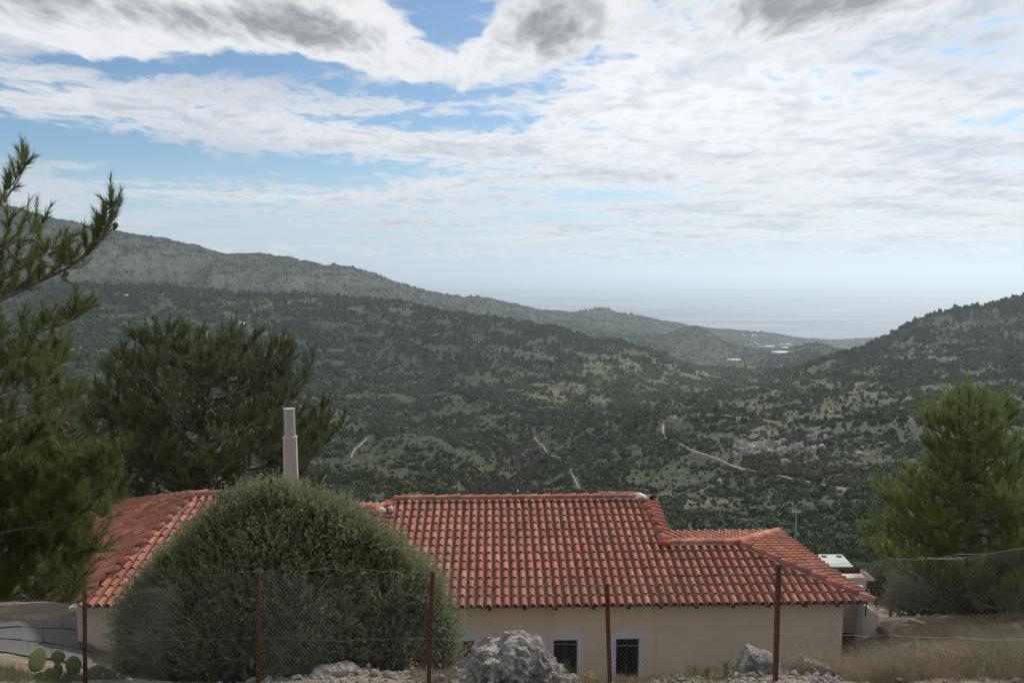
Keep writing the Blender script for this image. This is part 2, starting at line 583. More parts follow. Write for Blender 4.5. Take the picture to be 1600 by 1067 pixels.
def land(px, py, dmin=30.0):
    """First ground point met along the line of sight through a picture point."""
    r = ray(px, py)
    ds = np.exp(np.linspace(math.log(dmin), math.log(6500), 3000))
    zz = hgt(r.x * ds, ds)
    k = np.nonzero(zz >= r.z * ds)[0]
    d = ds[k[0]] if len(k) else 6500
    return Vector((r.x * d, d, float(hgt([r.x * d], [d])[0])))


# land cover painted from where things grow: dry grass that also paints in the valley's sun patch, bare rock and scree, ploughed soil
PXL, PYL = to_pixel(GX, np.maximum(GY, 1.0), GZ)


def spot(px, py, wx, wy):
    return np.exp(-((PXL - px) / wx) ** 2 - ((PYL - py) / wy) ** 2) * (GY > 60)


dx_ = np.gradient(GZ, axis=1) / np.maximum(np.gradient(GX, axis=1), 1e-3)
dy_ = np.gradient(GZ, axis=0) / np.maximum(np.gradient(GY, axis=0), 1e-3)
SLOPE = np.sqrt(dx_ ** 2 + dy_ ** 2)
nz = fbm(GX / 120, GY / 120, 4, 50)
nz2 = fbm(GX / 35, GY / 35, 3, 60)
dry = (0.9 * spot(980, 575, 150, 22) + 0.6 * spot(1150, 585, 90, 16) + 0.7 * spot(870, 620, 70, 14) + 0.8 * spot(726, 677, 22, 6) + 0.8 * spot(780, 646, 16, 6)  # the first spot paints the sunlit valley patch as pale grass
       + 0.5 * spot(1330, 610, 150, 30) + 0.35 * spot(500, 480, 250, 12) + 0.5 * spot(960, 630, 60, 10) + 0.3 * spot(1180, 660, 120, 20))
dry = np.clip(dry * (1.0 + 2.2 * nz2 + nz) + 0.25 * np.clip(nz2 - 0.15, 0, 1), 0, 1)
rock = (0.7 * spot(230, 410, 130, 18) + 0.35 * spot(120, 400, 80, 30) + 0.5 * spot(1230, 700, 90, 26) + 0.6 * spot(1440, 553, 40, 10) + 0.35 * spot(1060, 780, 60, 20)
        + 0.6 * spot(450, 440, 160, 16) + 0.3 * spot(1350, 640, 200, 30) + 0.4 * spot(870, 600, 50, 10))
rock = np.clip(rock * (0.7 + 2.5 * np.clip(nz2 + 0.12, 0, 1)) + (0.8 - 0.55 * sstep(GY, 1900, 2300)) * sstep(SLOPE, 0.75, 1.3) * (GY > 100), 0, 1)
bare = np.clip(1.2 * spot(825, 730, 38, 34) + 0.7 * spot(740, 640, 60, 20) + 0.6 * spot(760, 770, 100, 14), 0, 1) * (0.7 + nz)
bare = bare + 1.2 * np.exp(-((PXL - 1470) / 100) ** 2 - ((PYL - 988) / 20) ** 2) * (GY < 40) * (GY > 13) + 0.8 * np.exp(-((PXL - 35) / 40) ** 2 - ((PYL - 1046) / 14) ** 2) * (GY < 40) * (GY > 11)
near_m = 1 - sstep(GY, 30, 60)


def build_ground():
    verts = np.stack([GX, GY, GZ], 2).reshape(-1, 3)
    idx = np.arange(NU * NV).reshape(NV, NU)
    faces = np.stack([idx[:-1, :-1], idx[:-1, 1:], idx[1:, 1:], idx[1:, :-1]], 2).reshape(-1, 4)
    me = fast_mesh('hillside', verts, faces, True)
    ca = me.color_attributes.new('cover', 'FLOAT_COLOR', 'POINT')
    c = np.stack([dry, rock, np.clip(bare, 0, 1), near_m], 2).reshape(-1, 4).astype(np.float32)
    ca.data.foreach_set('color', c.ravel())

    def mat(t, bs):
        at_ = t.n('ShaderNodeAttribute', attribute_name='cover')
        s = t.n('ShaderNodeSeparateColor', {0: at_.outputs['Color']})
        D, K, B = s.outputs
        N = at_.outputs['Alpha']
        pos = t.n('ShaderNodeNewGeometry').outputs['Position']
        na = t.noise(pos, 0.010, 6, 0.6)
        nb = t.noise(pos, 0.075, 5, 0.65)
        nc = t.noise(pos, 0.35, 4, 0.6)
        c = t.mix(t.ramp(nb, 0.36, 0.62), (0.036, 0.048, 0.024), (0.070, 0.080, 0.042))
        c = t.mix(t.ramp(nc, 0.45, 0.68, 0, 0.7), c, (0.108, 0.102, 0.066))
        c = t.mix(t.ramp(na, 0.42, 0.66, 0, 0.55), c, (0.052, 0.066, 0.038))
        ng = t.noise(pos, 0.9, 4, 0.7)
        c = t.mix(t.ramp(ng, 0.50, 0.62, 0, 0.75), c, (0.034, 0.044, 0.024))
        c = t.mix(t.ramp(ng, 0.40, 0.30, 0, 0.6), c, (0.15, 0.135, 0.10))
        c = t.mix(t.m('MULTIPLY', D, t.ramp(nc, 0.3, 0.6, 0.35, 0.95)), c, (0.165, 0.160, 0.078))
        c = t.mix(t.m('MULTIPLY', B, 0.8), c, (0.125, 0.098, 0.078))
        rk = t.mix(t.ramp(nc, 0.35, 0.65), (0.12, 0.108, 0.092), (0.26, 0.24, 0.215))
        c = t.mix(t.m('MULTIPLY', K, t.ramp(nb, 0.35, 0.6, 0.15, 1.0)), c, rk)
        sy = t.n('ShaderNodeSeparateXYZ', {0: pos}).outputs[1]
        c = t.mix(t.m('MULTIPLY', t.ramp(sy, 2000, 2500, 0, 0.65), t.ramp(nb, 0.3, 0.6, 1.0, 0.5)), c, (0.040, 0.050, 0.036))
        # close by: trodden earth, grit and pale stones
        nd = t.noise(pos, 1.1, 6, 0.65)
        ne = t.noise(pos, 9.0, 5, 0.65)
        nr = t.mix(t.ramp(nd, 0.38, 0.62), (0.15, 0.105, 0.075), (0.24, 0.195, 0.14))
        nr = t.mix(t.ramp(ne, 0.52, 0.66), nr, (0.33, 0.30, 0.26))
        nr = t.mix(t.ramp(t.noise(pos, 0.45, 3), 0.5, 0.62, 0, 0.6), nr, (0.11, 0.12, 0.055))
        nr = t.mix(t.m('MULTIPLY', B, 0.85), nr, t.mix(t.ramp(nd, 0.35, 0.65), (0.17, 0.095, 0.062), (0.24, 0.15, 0.10)))
        c = t.mix(N, c, nr)
        t.put(bs.inputs['Base Color'], c)
        hh = t.m('ADD', t.m('MULTIPLY', nb, 3.0), t.m('MULTIPLY', nc, 0.8))
        b1 = t.n('ShaderNodeBump', {'Height': hh, 'Strength': t.m('SUBTRACT', 0.8, t.m('MULTIPLY', N, 0.8)), 'Distance': 1.6})
        b2 = t.n('ShaderNodeBump', {'Height': ne, 'Strength': t.m('MULTIPLY', N, 0.7), 'Distance': 0.04, 'Normal': b1.outputs[0]})
        t.t.links.new(b2.outputs[0], bs.inputs['Normal'])
        t.put(bs.inputs['Specular IOR Level'], 0.15)
    o = link('ground', me, principled('ground_cover', mat, rough=0.95))
    tag(o, 'scrub covered hillsides and valley falling away to the coast', 'ground', kind='structure')


build_ground()

# ------------------------------------------------------------------ sea
def sea_mat(t, bs):
    pos = t.n('ShaderNodeNewGeometry').outputs['Position']
    n1 = t.noise(t.vmul(pos, (1, 1, 0)), 0.02, 5, 0.6)
    n2 = t.noise(t.vmul(pos, (0.0004, 0.0016, 0)), 1.0, 3, 0.5)
    bump(t, bs, n1, 0.35, 6.0)
    t.put(bs.inputs['Roughness'], t.ramp(n2, 0.35, 0.65, 0.16, 0.30))


m = MB()
m.poly([(-90000, 3300, SEA), (90000, 3300, SEA), (90000, 110000, SEA), (-90000, 110000, SEA)])
tag(m.build('sea', principled('sea_water', sea_mat, color=(0.018, 0.045, 0.075), rough=0.2, IOR=1.33)),
    'calm pale sea beyond the coastal hills', 'sea', kind='structure')

# ------------------------------------------------------------------ house
H0 = at(1040, 944, 18.7)
HM = Matrix.Translation(H0) @ Matrix.Rotation(R(1.5), 4, 'Z')
HI = HM.inverted()
T = math.tan(R(16.5))
RAISE = 0.13                                     # the left half of the roof lies a little higher


def hl(px, py):
    return HI @ Vector((0, 0, 0)), HI.to_3x3() @ ray(px, py)


def on_slope(px, py, z0=0.0, t=T):
    o, d = hl(px, py)
    s = (z0 + t * o.y - o.z) / (d.z - t * d.y)
    return o + d * s


def on_depth(px, py, y):
    o, d = hl(px, py)
    return o + d * ((y - o.y) / d.y)


def on_level(px, py, z):
    o, d = hl(px, py)
    return o + d * ((z - o.z) / d.z)


def clay(name, objrand):
    def f(t, bs):
        if objrand:
            rnd = t.n('ShaderNodeObjectInfo').outputs['Random']
        else:
            rnd = t.n('ShaderNodeAttribute', attribute_name='tone').outputs['Fac']
        pos = t.n('ShaderNodeNewGeometry').outputs['Position']
        n1 = t.noise(pos, 3.0, 5, 0.65)
        n2 = t.noise(pos, 26.0, 5, 0.7)
        n3 = t.noise(pos, 0.9, 4, 0.6)
        c = t.mix(rnd, (0.33, 0.112, 0.070), (0.48, 0.188, 0.122))
        r2 = t.m('FRACT', t.m('MULTIPLY', rnd, 7.31))
        c = t.mix(t.ramp(r2, 0.80, 1.0, 0, 0.5), c, (0.52, 0.27, 0.18))
        c = t.mix(t.ramp(r2, 0.12, 0.0, 0, 0.5), c, (0.24, 0.085, 0.06))
        c = t.mix(t.ramp(n1, 0.50, 0.72, 0, 0.5), c, (0.27, 0.135, 0.10))
        n4 = t.noise(pos, 1.4, 4, 0.6)
        c = t.mix(t.ramp(n4, 0.50, 0.70, 0, 0.7), c, (0.19, 0.10, 0.075))
        c = t.mix(t.ramp(n2, 0.56, 0.74, 0, 0.5), c, (0.48, 0.29, 0.21))
        c = t.mix(t.ramp(t.m('MULTIPLY', n2, n3), 0.29, 0.40, 0, 0.7), c, (0.10, 0.08, 0.06))
        t.put(bs.inputs['Base Color'], c)
        bump(t, bs, n2, 0.35, 0.006)
        t.put(bs.inputs['Specular IOR Level'], 0.25)
    return principled(name, f, rough=0.86)


clay_one = clay('terracotta_tile', True)
clay_many = clay('terracotta_tile_field', False)


def pan_mat(t, bs):
    pos = t.n('ShaderNodeNewGeometry').outputs['Position']
    n1 = t.noise(pos, 2.2, 5, 0.65)
    n2 = t.noise(pos, 20.0, 5, 0.7)
    c = t.mix(t.ramp(n1, 0.35, 0.65), (0.20, 0.088, 0.060), (0.11, 0.064, 0.046))
    c = t.mix(t.ramp(n2, 0.5, 0.72, 0, 0.6), c, (0.05, 0.042, 0.034))
    t.put(bs.inputs['Base Color'], c)
    bump(t, bs, n2, 0.4, 0.006)


clay_pan = principled('shaded_soiled_terracotta', pan_mat, rough=0.92)  # dirt, plus shade painted into the channels and tile lips


def plaster(name, c0, c1, c2):
    def f(t, bs):
        pos = t.n('ShaderNodeNewGeometry').outputs['Position']
        n1 = t.noise(pos, 0.7, 6, 0.62)
        n2 = t.noise(pos, 14, 6, 0.7)
        st = t.noise(t.vmul(pos, (2.6, 2.6, 0.25)), 1.0, 5, 0.6)
        c = t.mix(t.ramp(n1, 0.35, 0.65), c0, c1)
        c = t.mix(t.ramp(st, 0.52, 0.72, 0, 0.45), c, c2)
        c = t.mix(t.ramp(n2, 0.55, 0.75, 0, 0.3), c, c2)
        t.put(bs.inputs['Base Color'], c)
        bump(t, bs, n2, 0.5, 0.012)
    return principled(name, f, rough=0.92)


wall_mat = plaster('beige_render', (0.71, 0.61, 0.485), (0.64, 0.55, 0.44), (0.45, 0.385, 0.305))
surround_mat = plaster('grey_blue_trim', (0.58, 0.61, 0.66), (0.62, 0.645, 0.69), (0.45, 0.47, 0.51))
mortar_mat = plaster('grey_mortar', (0.30, 0.24, 0.205), (0.37, 0.30, 0.26), (0.22, 0.165, 0.14))
cement_mat = plaster('cement', (0.40, 0.37, 0.33), (0.46, 0.43, 0.39), (0.28, 0.26, 0.23))
white_mat = plaster('pale_mortar', (0.62, 0.60, 0.56), (0.55, 0.53, 0.50), (0.42, 0.40, 0.38))
redpaint_mat = plaster('red_sealant', (0.36, 0.055, 0.05), (0.30, 0.06, 0.05), (0.36, 0.14, 0.11))
under_mat = plaster('roof_screed', (0.13, 0.085, 0.062), (0.17, 0.115, 0.085), (0.09, 0.065, 0.05))
dark_wood = principled('old_dark_wood', color=(0.035, 0.026, 0.02), rough=0.8)
glass_dark = principled('window_glass', color=(0.006, 0.007, 0.009), rough=0.08)
steel_mat = principled('dull_steel', lambda t, bs: t.put(bs.inputs['Base Color'], t.mix(t.ramp(t.noise(None, 6, 4), 0.3, 0.7), (0.33, 0.32, 0.31), (0.45, 0.44, 0.43))), rough=0.5, Metallic=0.3)
pipe_mat = principled('grey_plastic', lambda t, bs: t.put(bs.inputs['Base Color'], t.mix(t.ramp(t.noise(None, 3, 4), 0.35, 0.7), (0.30, 0.31, 0.34), (0.38, 0.39, 0.41))), rough=0.5)

house = empty('house', tuple(H0), R(1.5))
tag(house, 'long low beige house with a terracotta tiled hip roof', 'house')

# key points of the roof (house coordinates: x along the eave, y into the depth, z up from the eave)
pC = on_slope(800, 780)                        # main ridge
yC, zC = pC.y, pC.z
pD = on_slope(1095, 850)                       # lower ridge on the right
yD, zD = pD.y, pD.z
pA = on_slope(370, 773, RAISE)
yA, zA = pA.y, pA.z
pB = on_slope(530, 798, RAISE)
yB, zB = pB.y, pB.z
xV = on_slope(611, 815).x                      # valley between main slope and left half
xCR = on_slope(1000, 781).x
J = on_slope(1040, 851)
J.y, J.z = yD, zD
xDR = on_slope(1152, 849).x
xR = on_level(1367, 941, 0.0).x
back = on_level(1216, 831, 0.0)                # back right corner
xAP = on_slope(303, 776, RAISE).x              # apex of the left end
xAR = on_slope(455, 772, RAISE).x
P0 = Vector((on_level(128, 944, RAISE).x, 0, RAISE))
P1 = on_level(144, 846, RAISE)
P3 = on_level(180, 787, RAISE)
P2 = (P1 * 0.45 + P3 * 0.55) + Vector((-0.35, -0.1, 0))
AP = Vector((xAP, yA, zA))

TW, TE, TL, LIFT = 0.2225, 0.352, 0.40, 0.036
PROF = [(0.0, -0.008), (0.026, -0.024), (0.058, -0.024), (0.078, -0.004), (0.086, 0.030), (0.108, 0.062), (0.142, 0.076), (0.176, 0.062), (0.200, 0.028), (0.2225, -0.006)]
PAN = 3                                          # the first strips of the profile are the sunken channel


def tile_points(w=1.0):
    lo, hi, lip = [], [], []
    for u, h in PROF:
        k = min(max((h + 0.02) / 0.06, 0.25), 1.0) * LIFT
        lo.append((u, 0.0, h + k))
        hi.append((u, TL, h if h < 0 else h * 0.84))
        lip.append((u, 0.006, h + k - 0.030))
    return lo, hi, lip


def tile_mesh():
    lo, hi, lip = tile_points()
    n = len(PROF)
    f = []
    for k in range(n - 1):
        f.append((k, k + 1, n + k + 1, n + k))
        f.append((2 * n + k, 2 * n + k + 1, k + 1, k))
    me = bpy.data.meshes.new('roof_tile')
    me.from_pydata(lo + hi + lip, [], f)
    me.update()
    me.materials.append(clay_one)
    me.materials.append(clay_pan)
    me.polygons.foreach_set('material_index', np.array([1 if (k // 2 < PAN or k % 2) else 0 for k in range(len(f))], dtype=np.int32))  # end lips take the dark clay as a painted shadow line
    return me


TILE_ME = tile_mesh()
whole_tiles = []                                # (matrix, tone) of uncut tiles
many_v, many_f, many_tone, many_pan = [], [], [], []          # cut tiles and those out of view, joined


def clip_poly(pts, poly):
    """clip a 3-D polygon (u,v,h) by a convex counter-clockwise polygon in u,v"""
    out = pts
    n = len(poly)
    for i in range(n):
        a, b = poly[i], poly[(i + 1) % n]
        ex, ey = b[0] - a[0], b[1] - a[1]
        inp, out = out, []
        if not inp:
            return []
        for k in range(len(inp)):
            p, q = inp[k], inp[(k + 1) % len(inp)]
            dp = ex * (p[1] - a[1]) - ey * (p[0] - a[0])
            dq = ex * (q[1] - a[1]) - ey * (q[0] - a[0])
            if dp >= 0:
                out.append(p)
            if (dp >= 0) != (dq >= 0):
                s = dp / (dp - dq)
                out.append(tuple(p[c] + s * (q[c] - p[c]) for c in range(3)))
    return out


def add_many(faces, M, tone):
    for q, f in enumerate(faces):
        if len(f) < 3:
            continue
        i = len(many_v)
        many_v.extend(tuple(M @ Vector(p)) for p in f)
        many_f.append(tuple(range(i, i + len(f))))
        many_tone.append(tone)
        many_pan.append(1 if (q // 2 < PAN or q % 2) else 0)


under = MB()


def tile_face(O, U, Vd, polys, candidate=False, u0=0.0):
    """cover one roof slope: O a point of its eave, U along the eave, Vd up the slope; polys convex in (u, v)"""
    U = U.normalized()
    Vd = (Vd - U * Vd.dot(U)).normalized()
    N = U.cross(Vd)
    M = Matrix((U, Vd, N)).transposed().to_4x4()
    M.translation = O
    P2d = [[((M.inverted() @ p).x, (M.inverted() @ p).y) for p in poly] for poly in polys]
    for poly in P2d:
        under.poly([M @ Vector((a, b, -0.012)) for a, b in poly])
    us_ = [p[0] for poly in P2d for p in poly]
    vs2 = [p[1] for poly in P2d for p in poly]
    lo, hi, lip = tile_points()
    n = len(PROF)
    i0, i1 = math.floor((min(us_) - u0) / TW), math.ceil((max(us_) - u0) / TW)
    j1 = math.ceil(max(vs2) / TE)
    for i in range(i0, i1):
        for j in range(0, j1):
            bu, bv = u0 + i * TW, j * TE - 0.05
            box = [(bu, bv + 0.05), (bu + TW, bv + 0.05), (bu + TW, bv + TE), (bu, bv + TE)]
            rot = random.gauss(0, 0.010)
            du, dv, dh = random.gauss(0, 0.003), random.gauss(0, 0.008), abs(random.gauss(0, 0.004))
            tm = Matrix.Translation((bu + du, bv + dv, dh)) @ Matrix.Rotation(rot, 4, 'Z') @ Matrix.Rotation(random.gauss(0, 0.006), 4, 'X')
            inside = any(all((b[0] - a[0]) * (q[1] - a[1]) - (b[1] - a[1]) * (q[0] - a[0]) >= -0.004
                             for a, b in zip(poly, poly[1:] + poly[:1]) for q in box) for poly in P2d)
            tone = random.random()
            if inside and candidate:
                whole_tiles.append((M @ tm, tone))
                continue
            fs = []
            for k in range(n - 1):
                fs.append([lo[k], lo[k + 1], hi[k + 1], hi[k]])
                fs.append([lip[k], lip[k + 1], lo[k + 1], lo[k]])
            fs = [[tuple(tm @ Vector(p)) for p in f] for f in fs]
            if inside:
                add_many(fs, M, tone)
            else:
                for poly in P2d:
                    # the lowest course hangs over the eave
                    pl = [(a, b - 0.09) if b < 0.02 else (a, b) for a, b in poly]
                    add_many([clip_poly(f, pl) for f in fs], M, tone)


def V3(x, y, z):
    return Vector((x, y, z))


X = V3(1, 0, 0)
up = V3(0, 1, T)
# main front slope and right front slope share one plane
zs = lambda y: y * T
tile_face(V3(J.x, 0, 0), X, up, [
    [V3(xV, 0, 0), V3(J.x, 0, 0), V3(J.x, yD, zD), V3(xCR, yC, zC), V3(xV, yC, zC)],
    [V3(J.x, 0, 0), V3(xR, 0, 0), V3(xDR, yD, zD), V3(J.x, yD, zD)]], candidate=True)
# right end and the slope behind the lower ridge
Bk = V3(back.x, back.y, 0)
Rf, DR, DL = V3(xR, 0, 0), V3(xDR, yD, zD), V3(J.x - 0.6, yD, zD)
n_end = (Bk - Rf).cross(DR - Rf)
tile_face(Rf, (Bk - Rf), DR - Rf, [[Rf, Bk, DR]])
Bl = V3(J.x - 0.6, back.y, 0)
tile_face(Bk, V3(-1, 0, 0), DR - Bk, [[Bk, Bl, DL, DR]])
# little slope on the right flank of the main roof
Q1, Q2 = V3(xCR, yC, zC), V3(xCR + 0.55, yC + 0.15, zC - 0.20)
Q3, Q4 = V3(J.x + 0.20, yD + 0.62, zD + 0.10), J.copy()
tile_face(Q3, Q2 - Q3, Q1 - Q2, [[Q3, Q2, Q1, Q4]])
# back of the main roof
tile_face(V3(xCR + 0.55, 2 * yC, 0), V3(-1, 0, 0), V3(0, -1, T), [[V3(xCR + 0.55, 2 * yC, 0), V3(xV, 2 * yC, 0), V3(xV, yC, zC), V3(xCR, yC, zC), Q2 + V3(0, 0.02, 0)]])
# left half: front slope, then the slope behind its lower ridge
za = lambda y: RAISE + y * T
xBR = xV - 0.42
kk = xBR - math.floor((xBR - xAR) / TW) * TW
tile_face(V3(xBR, 0, RAISE), X, up, [
    [V3(kk, 0, RAISE), V3(xBR, 0, RAISE), V3(xBR, yB, zB), V3(kk, yB, zB)],
    [P0, V3(kk, 0, RAISE), V3(kk, yB, zB), V3(xAR, yA, zA), AP]])
tile_face(V3(xV, yB + 2.4, zB - 0.55), V3(-1, 0, 0), V3(0, -2.4, 0.55), [[V3(xV, yB + 2.4, zB - 0.55), V3(xAR - 0.3, yB + 2.4, zB - 0.55), V3(xAR - 0.3, yB, zB), V3(xV, yB, zB)]])
# narrow slope that steps down from the left half to the main roof
S1, S2 = V3(xBR, yB - 0.02, zB), V3(xBR, 0.1, za(0.1))
S3, S4 = V3(xV - 0.02, 0.1, zs(0.1) + 0.02), V3(xV - 0.02, yB, zs(yB) + 0.02)
tile_face(S3, S4 - S3, S1 - S4, [[S3, S4, S1, S2]])
# left end: three slopes round the apex
tile_face(P1, P0 - P1, AP - P1, [[P1, P0, AP]])
tile_face(P2, P1 - P2, AP - P2, [[P2, P1, AP]])
tile_face(P3, P2 - P3, AP - P3, [[P3, P2, AP]])
AB = V3(xAR, 2 * yA, RAISE)
under.poly([AP, V3(xAR, yA, zA), AB, P3])
under.poly([V3(xAR, yA, zA), V3(kk, yB, zB), V3(kk + 0.4, yA + 2, zB - 0.4), AB])
# flank of the main roof above the left half, eave soffit
under.poly([V3(xV, yB, zB - 0.3), V3(xV, yC, zC), V3(xV, 2 * yC, 0), V3(xV, yB + 2.4, zB - 0.8)])
under.poly([Q4, Q3, Q2, V3(Q2.x, 2 * yC, 0), V3(Q2.x, 2 * yC, -0.4), V3(Q4.x, yD + 0.5, 0)])
for x0_, x1_, z_ in ((P0.x, xV, RAISE), (xV, xR - 0.05, 0.0)):
    under.poly([V3(x0_, 0.02, z_ - 0.02), V3(x0_, 0.40, z_ - 0.02), V3(x1_, 0.40, z_ - 0.02), V3(x1_, 0.02, z_ - 0.02)])
    under.poly([V3(x0_, 0.02, z_ - 0.02), V3(x1_, 0.02, z_ - 0.02), V3(x1_, 0.02, z_ + 0.02), V3(x0_, 0.02, z_ + 0.02)])
roof = under.build('roof', under_mat, house)
roof['label'] = 'terracotta tiled roof with hips and stepped ridges'

# the tiles nearest the camera are single objects, the others one field
def tile_rank(mt):
    p = HM @ (mt[0] @ Vector((0.11, 0.2, 0.05)))
    px, py = to_pixel(p.x, p.y, p.z)
    hidden = px < 712 - max(0, (900 - py)) * 0.75
    return (1 if hidden else 0, p.length)


whole_tiles.sort(key=tile_rank)
for mt, tone in whole_tiles[:300]:
    o = link('roof_tile', TILE_ME, None, roof)
    o.matrix_basis = mt
lo_, hi_, lip_ = tile_points()
for mt, tone in whole_tiles[300:]:
    fs = []
    for k in range(len(PROF) - 1):
        fs.append([lo_[k], lo_[k + 1], hi_[k + 1], hi_[k]])
        fs.append([lip_[k], lip_[k + 1], lo_[k + 1], lo_[k]])
    add_many(fs, mt, tone)
me = bpy.data.meshes.new('roof_tile_field')
me.from_pydata(many_v, [], many_f)
me.update()
ta = me.attributes.new('tone', 'FLOAT', 'FACE')
ta.data.foreach_set('value', np.array(many_tone, dtype=np.float32))
me.materials.append(clay_many)
me.materials.append(clay_pan)
me.polygons.foreach_set('material_index', np.array(many_pan, dtype=np.int32))
o = link('roof_tile_field', me, None, roof)
o['kind'] = 'stuff'

# ridge and hip tiles
def ridge_mesh():
    n = 8
    lo, hi, lip = [], [], []
    for k in range(n + 1):
        a = math.pi * (k / n) * 1.06 - 0.03 * math.pi
        c, s = math.cos(a), math.sin(a)
        lo.append((c * 0.112, 0.0, s * 0.100 + 0.028))
        hi.append((c * 0.092, 0.46, s * 0.084 - 0.004))
        lip.append((c * 0.094, 0.004, s * 0.082 + 0.028))
    f = []
    for k in range(n):
        f.append((k + 1, k, n + 1 + k, n + 2 + k))
        f.append((2 * n + 2 + k + 1, 2 * n + 2 + k, k, k + 1))
    me = bpy.data.meshes.new('ridge_tile')
    me.from_pydata(lo + hi + lip, [], [tuple(reversed(q)) for q in f])
    me.update()
    me.polygons.foreach_set('use_smooth', np.array([i % 2 == 0 for i in range(len(me.polygons))]))
    me.materials.append(clay_one)
    return me


RIDGE_ME = ridge_mesh()
bed = MB()


def ridge_row(a, b, h=0.03, step=0.40):
    a, b = Vector(a), Vector(b)
    d = b - a
    L = d.length
    d.normalize()
    side = d.cross(V3(0, 0, 1)).normalized()
    n = side.cross(d)
    cnt = max(1, round(L / step))
    st = L / cnt
    for k in range(cnt):
        o = link('ridge_tile', RIDGE_ME, None, roof)
        M = Matrix((side, d, n)).transposed().to_4x4()
        M.translation = a + d * (st * k) + n * (h + random.gauss(0, 0.004)) + side * random.gauss(0, 0.005)
        o.matrix_basis = M @ Matrix.Rotation(random.gauss(0, 0.012), 4, 'Z') @ Matrix.Scale(st / 0.40 * 1.0, 4, V3(0, 1, 0))
    for s in (-1, 1):
        w0, w1 = 0.07, 0.125
        bed.poly([a + side * s * w0 + n * (h + 0.05), b + side * s * w0 + n * (h + 0.05),
                  b + side * s * w1 + n * (h - 0.045), a + side * s * w1 + n * (h - 0.045)][::s])


up_ = V3(0, 0, 0.02)
ridge_row(V3(xCR, yC, zC) + up_, V3(xV + 0.02, yC, zC) + up_)
ridge_row(Q4 + up_, Q1 + up_)
ridge_row(DR + up_, V3(J.x, yD, zD) + up_)
ridge_row(Rf + V3(-0.02, -0.06, 0.0), DR + up_)
ridge_row(Bk, DR + up_)
ridge_row(V3(kk, yB, zB) + up_, V3(xBR, yB, zB) + up_)
ridge_row(V3(xBR, 0.0, za(0.0)), S1 + V3(0, -0.1, 0.02))
ridge_row(V3(xAR, yA, zA) + up_, AP + up_)
ridge_row(P0 * 0.78 + AP * 0.22, AP + up_)
ridge_row(P1, AP + up_)
ridge_row(P3, AP + up_)
ridge_row(V3(kk + 0.35, yB + 0.1, zB - 0.02), V3(xAR, yA, zA) + up_)
ridge_row(V3(xCR - 1.05, yC + 1.25, zC - 0.27), V3(xCR, yC + 0.1, zC + 0.03))
bed.build('ridge_mortar', mortar_mat, roof)


def lump(name, mat, parent, c, r, seed=0, sub=2):
    bm = bmesh.new()
    bmesh.ops.create_icosphere(bm, subdivisions=sub, radius=1.0)
    rn = random.Random(seed)
    ph = [rn.uniform(0, 6) for _ in range(6)]
    for v in bm.verts:
        k = 1 + 0.14 * math.sin(3 * v.co.x + ph[0]) * math.sin(3.3 * v.co.y + ph[1]) + 0.1 * math.sin(6 * v.co.z + ph[2] + 4 * v.co.x)
        v.co = Vector((v.co.x * r[0], v.co.y * r[1], v.co.z * r[2])) * k
    me = bpy.data.meshes.new(name)
    bm.to_mesh(me)
    bm.free()
    me.polygons.foreach_set('use_smooth', np.ones(len(me.polygons), dtype=bool))
    return link(name, me, mat, parent, c)


lump('mortar_cap', white_mat, roof, V3(xCR + 0.02, yC - 0.03, zC + 0.04), (0.20, 0.20, 0.15), 1)
lump('sealant_patch', redpaint_mat, roof, V3(J.x - 0.03, yD - 0.06, zD + 0.05), (0.19, 0.16, 0.115), 2)
lump('sealant_patch', redpaint_mat, roof, V3(xDR - 0.02, yD - 0.03, zD + 0.05), (0.20, 0.14, 0.105), 3)
m = MB()
m.hexa([V3(xV - 0.30, yC - 0.75, zC - 0.28), V3(xV - 0.02, yC - 0.75, zC - 0.28), V3(xV - 0.02, yC, zC - 0.3), V3(xV - 0.30, yC, zC - 0.3),
        V3(xV - 0.27, yC - 0.45, zC - 0.0), V3(xV - 0.02, yC - 0.45, zC + 0.02), V3(xV - 0.02, yC, zC + 0.04), V3(xV - 0.27, yC, zC + 0.02)])
m.build('flashing', redpaint_mat, roof)
lump('mortar_cap', cement_mat, roof, V3(xBR + 0.02, yB - 0.04, zB + 0.0), (0.24, 0.18, 0.10), 4)
lump('mortar_cap', cement_mat, roof, V3(xV - 0.05, yB + 0.05, zB + 0.02), (0.08, 0.16, 0.12), 5)
lump('ridge_end', clay_one, roof, V3(xV + 0.02, yC - 0.02, zC + 0.05), (0.12, 0.12, 0.11), 6)

# walls
ZB = -3.4
WY = 0.36
wl = on_depth(122, 1000, WY).x
wr = on_depth(1317, 960, WY).x


def win(pxl, pxr, pyt):
    a, b = on_depth(pxl, pyt, WY), on_depth(pxr, pyt, WY)
    return a.x, b.x, a.z


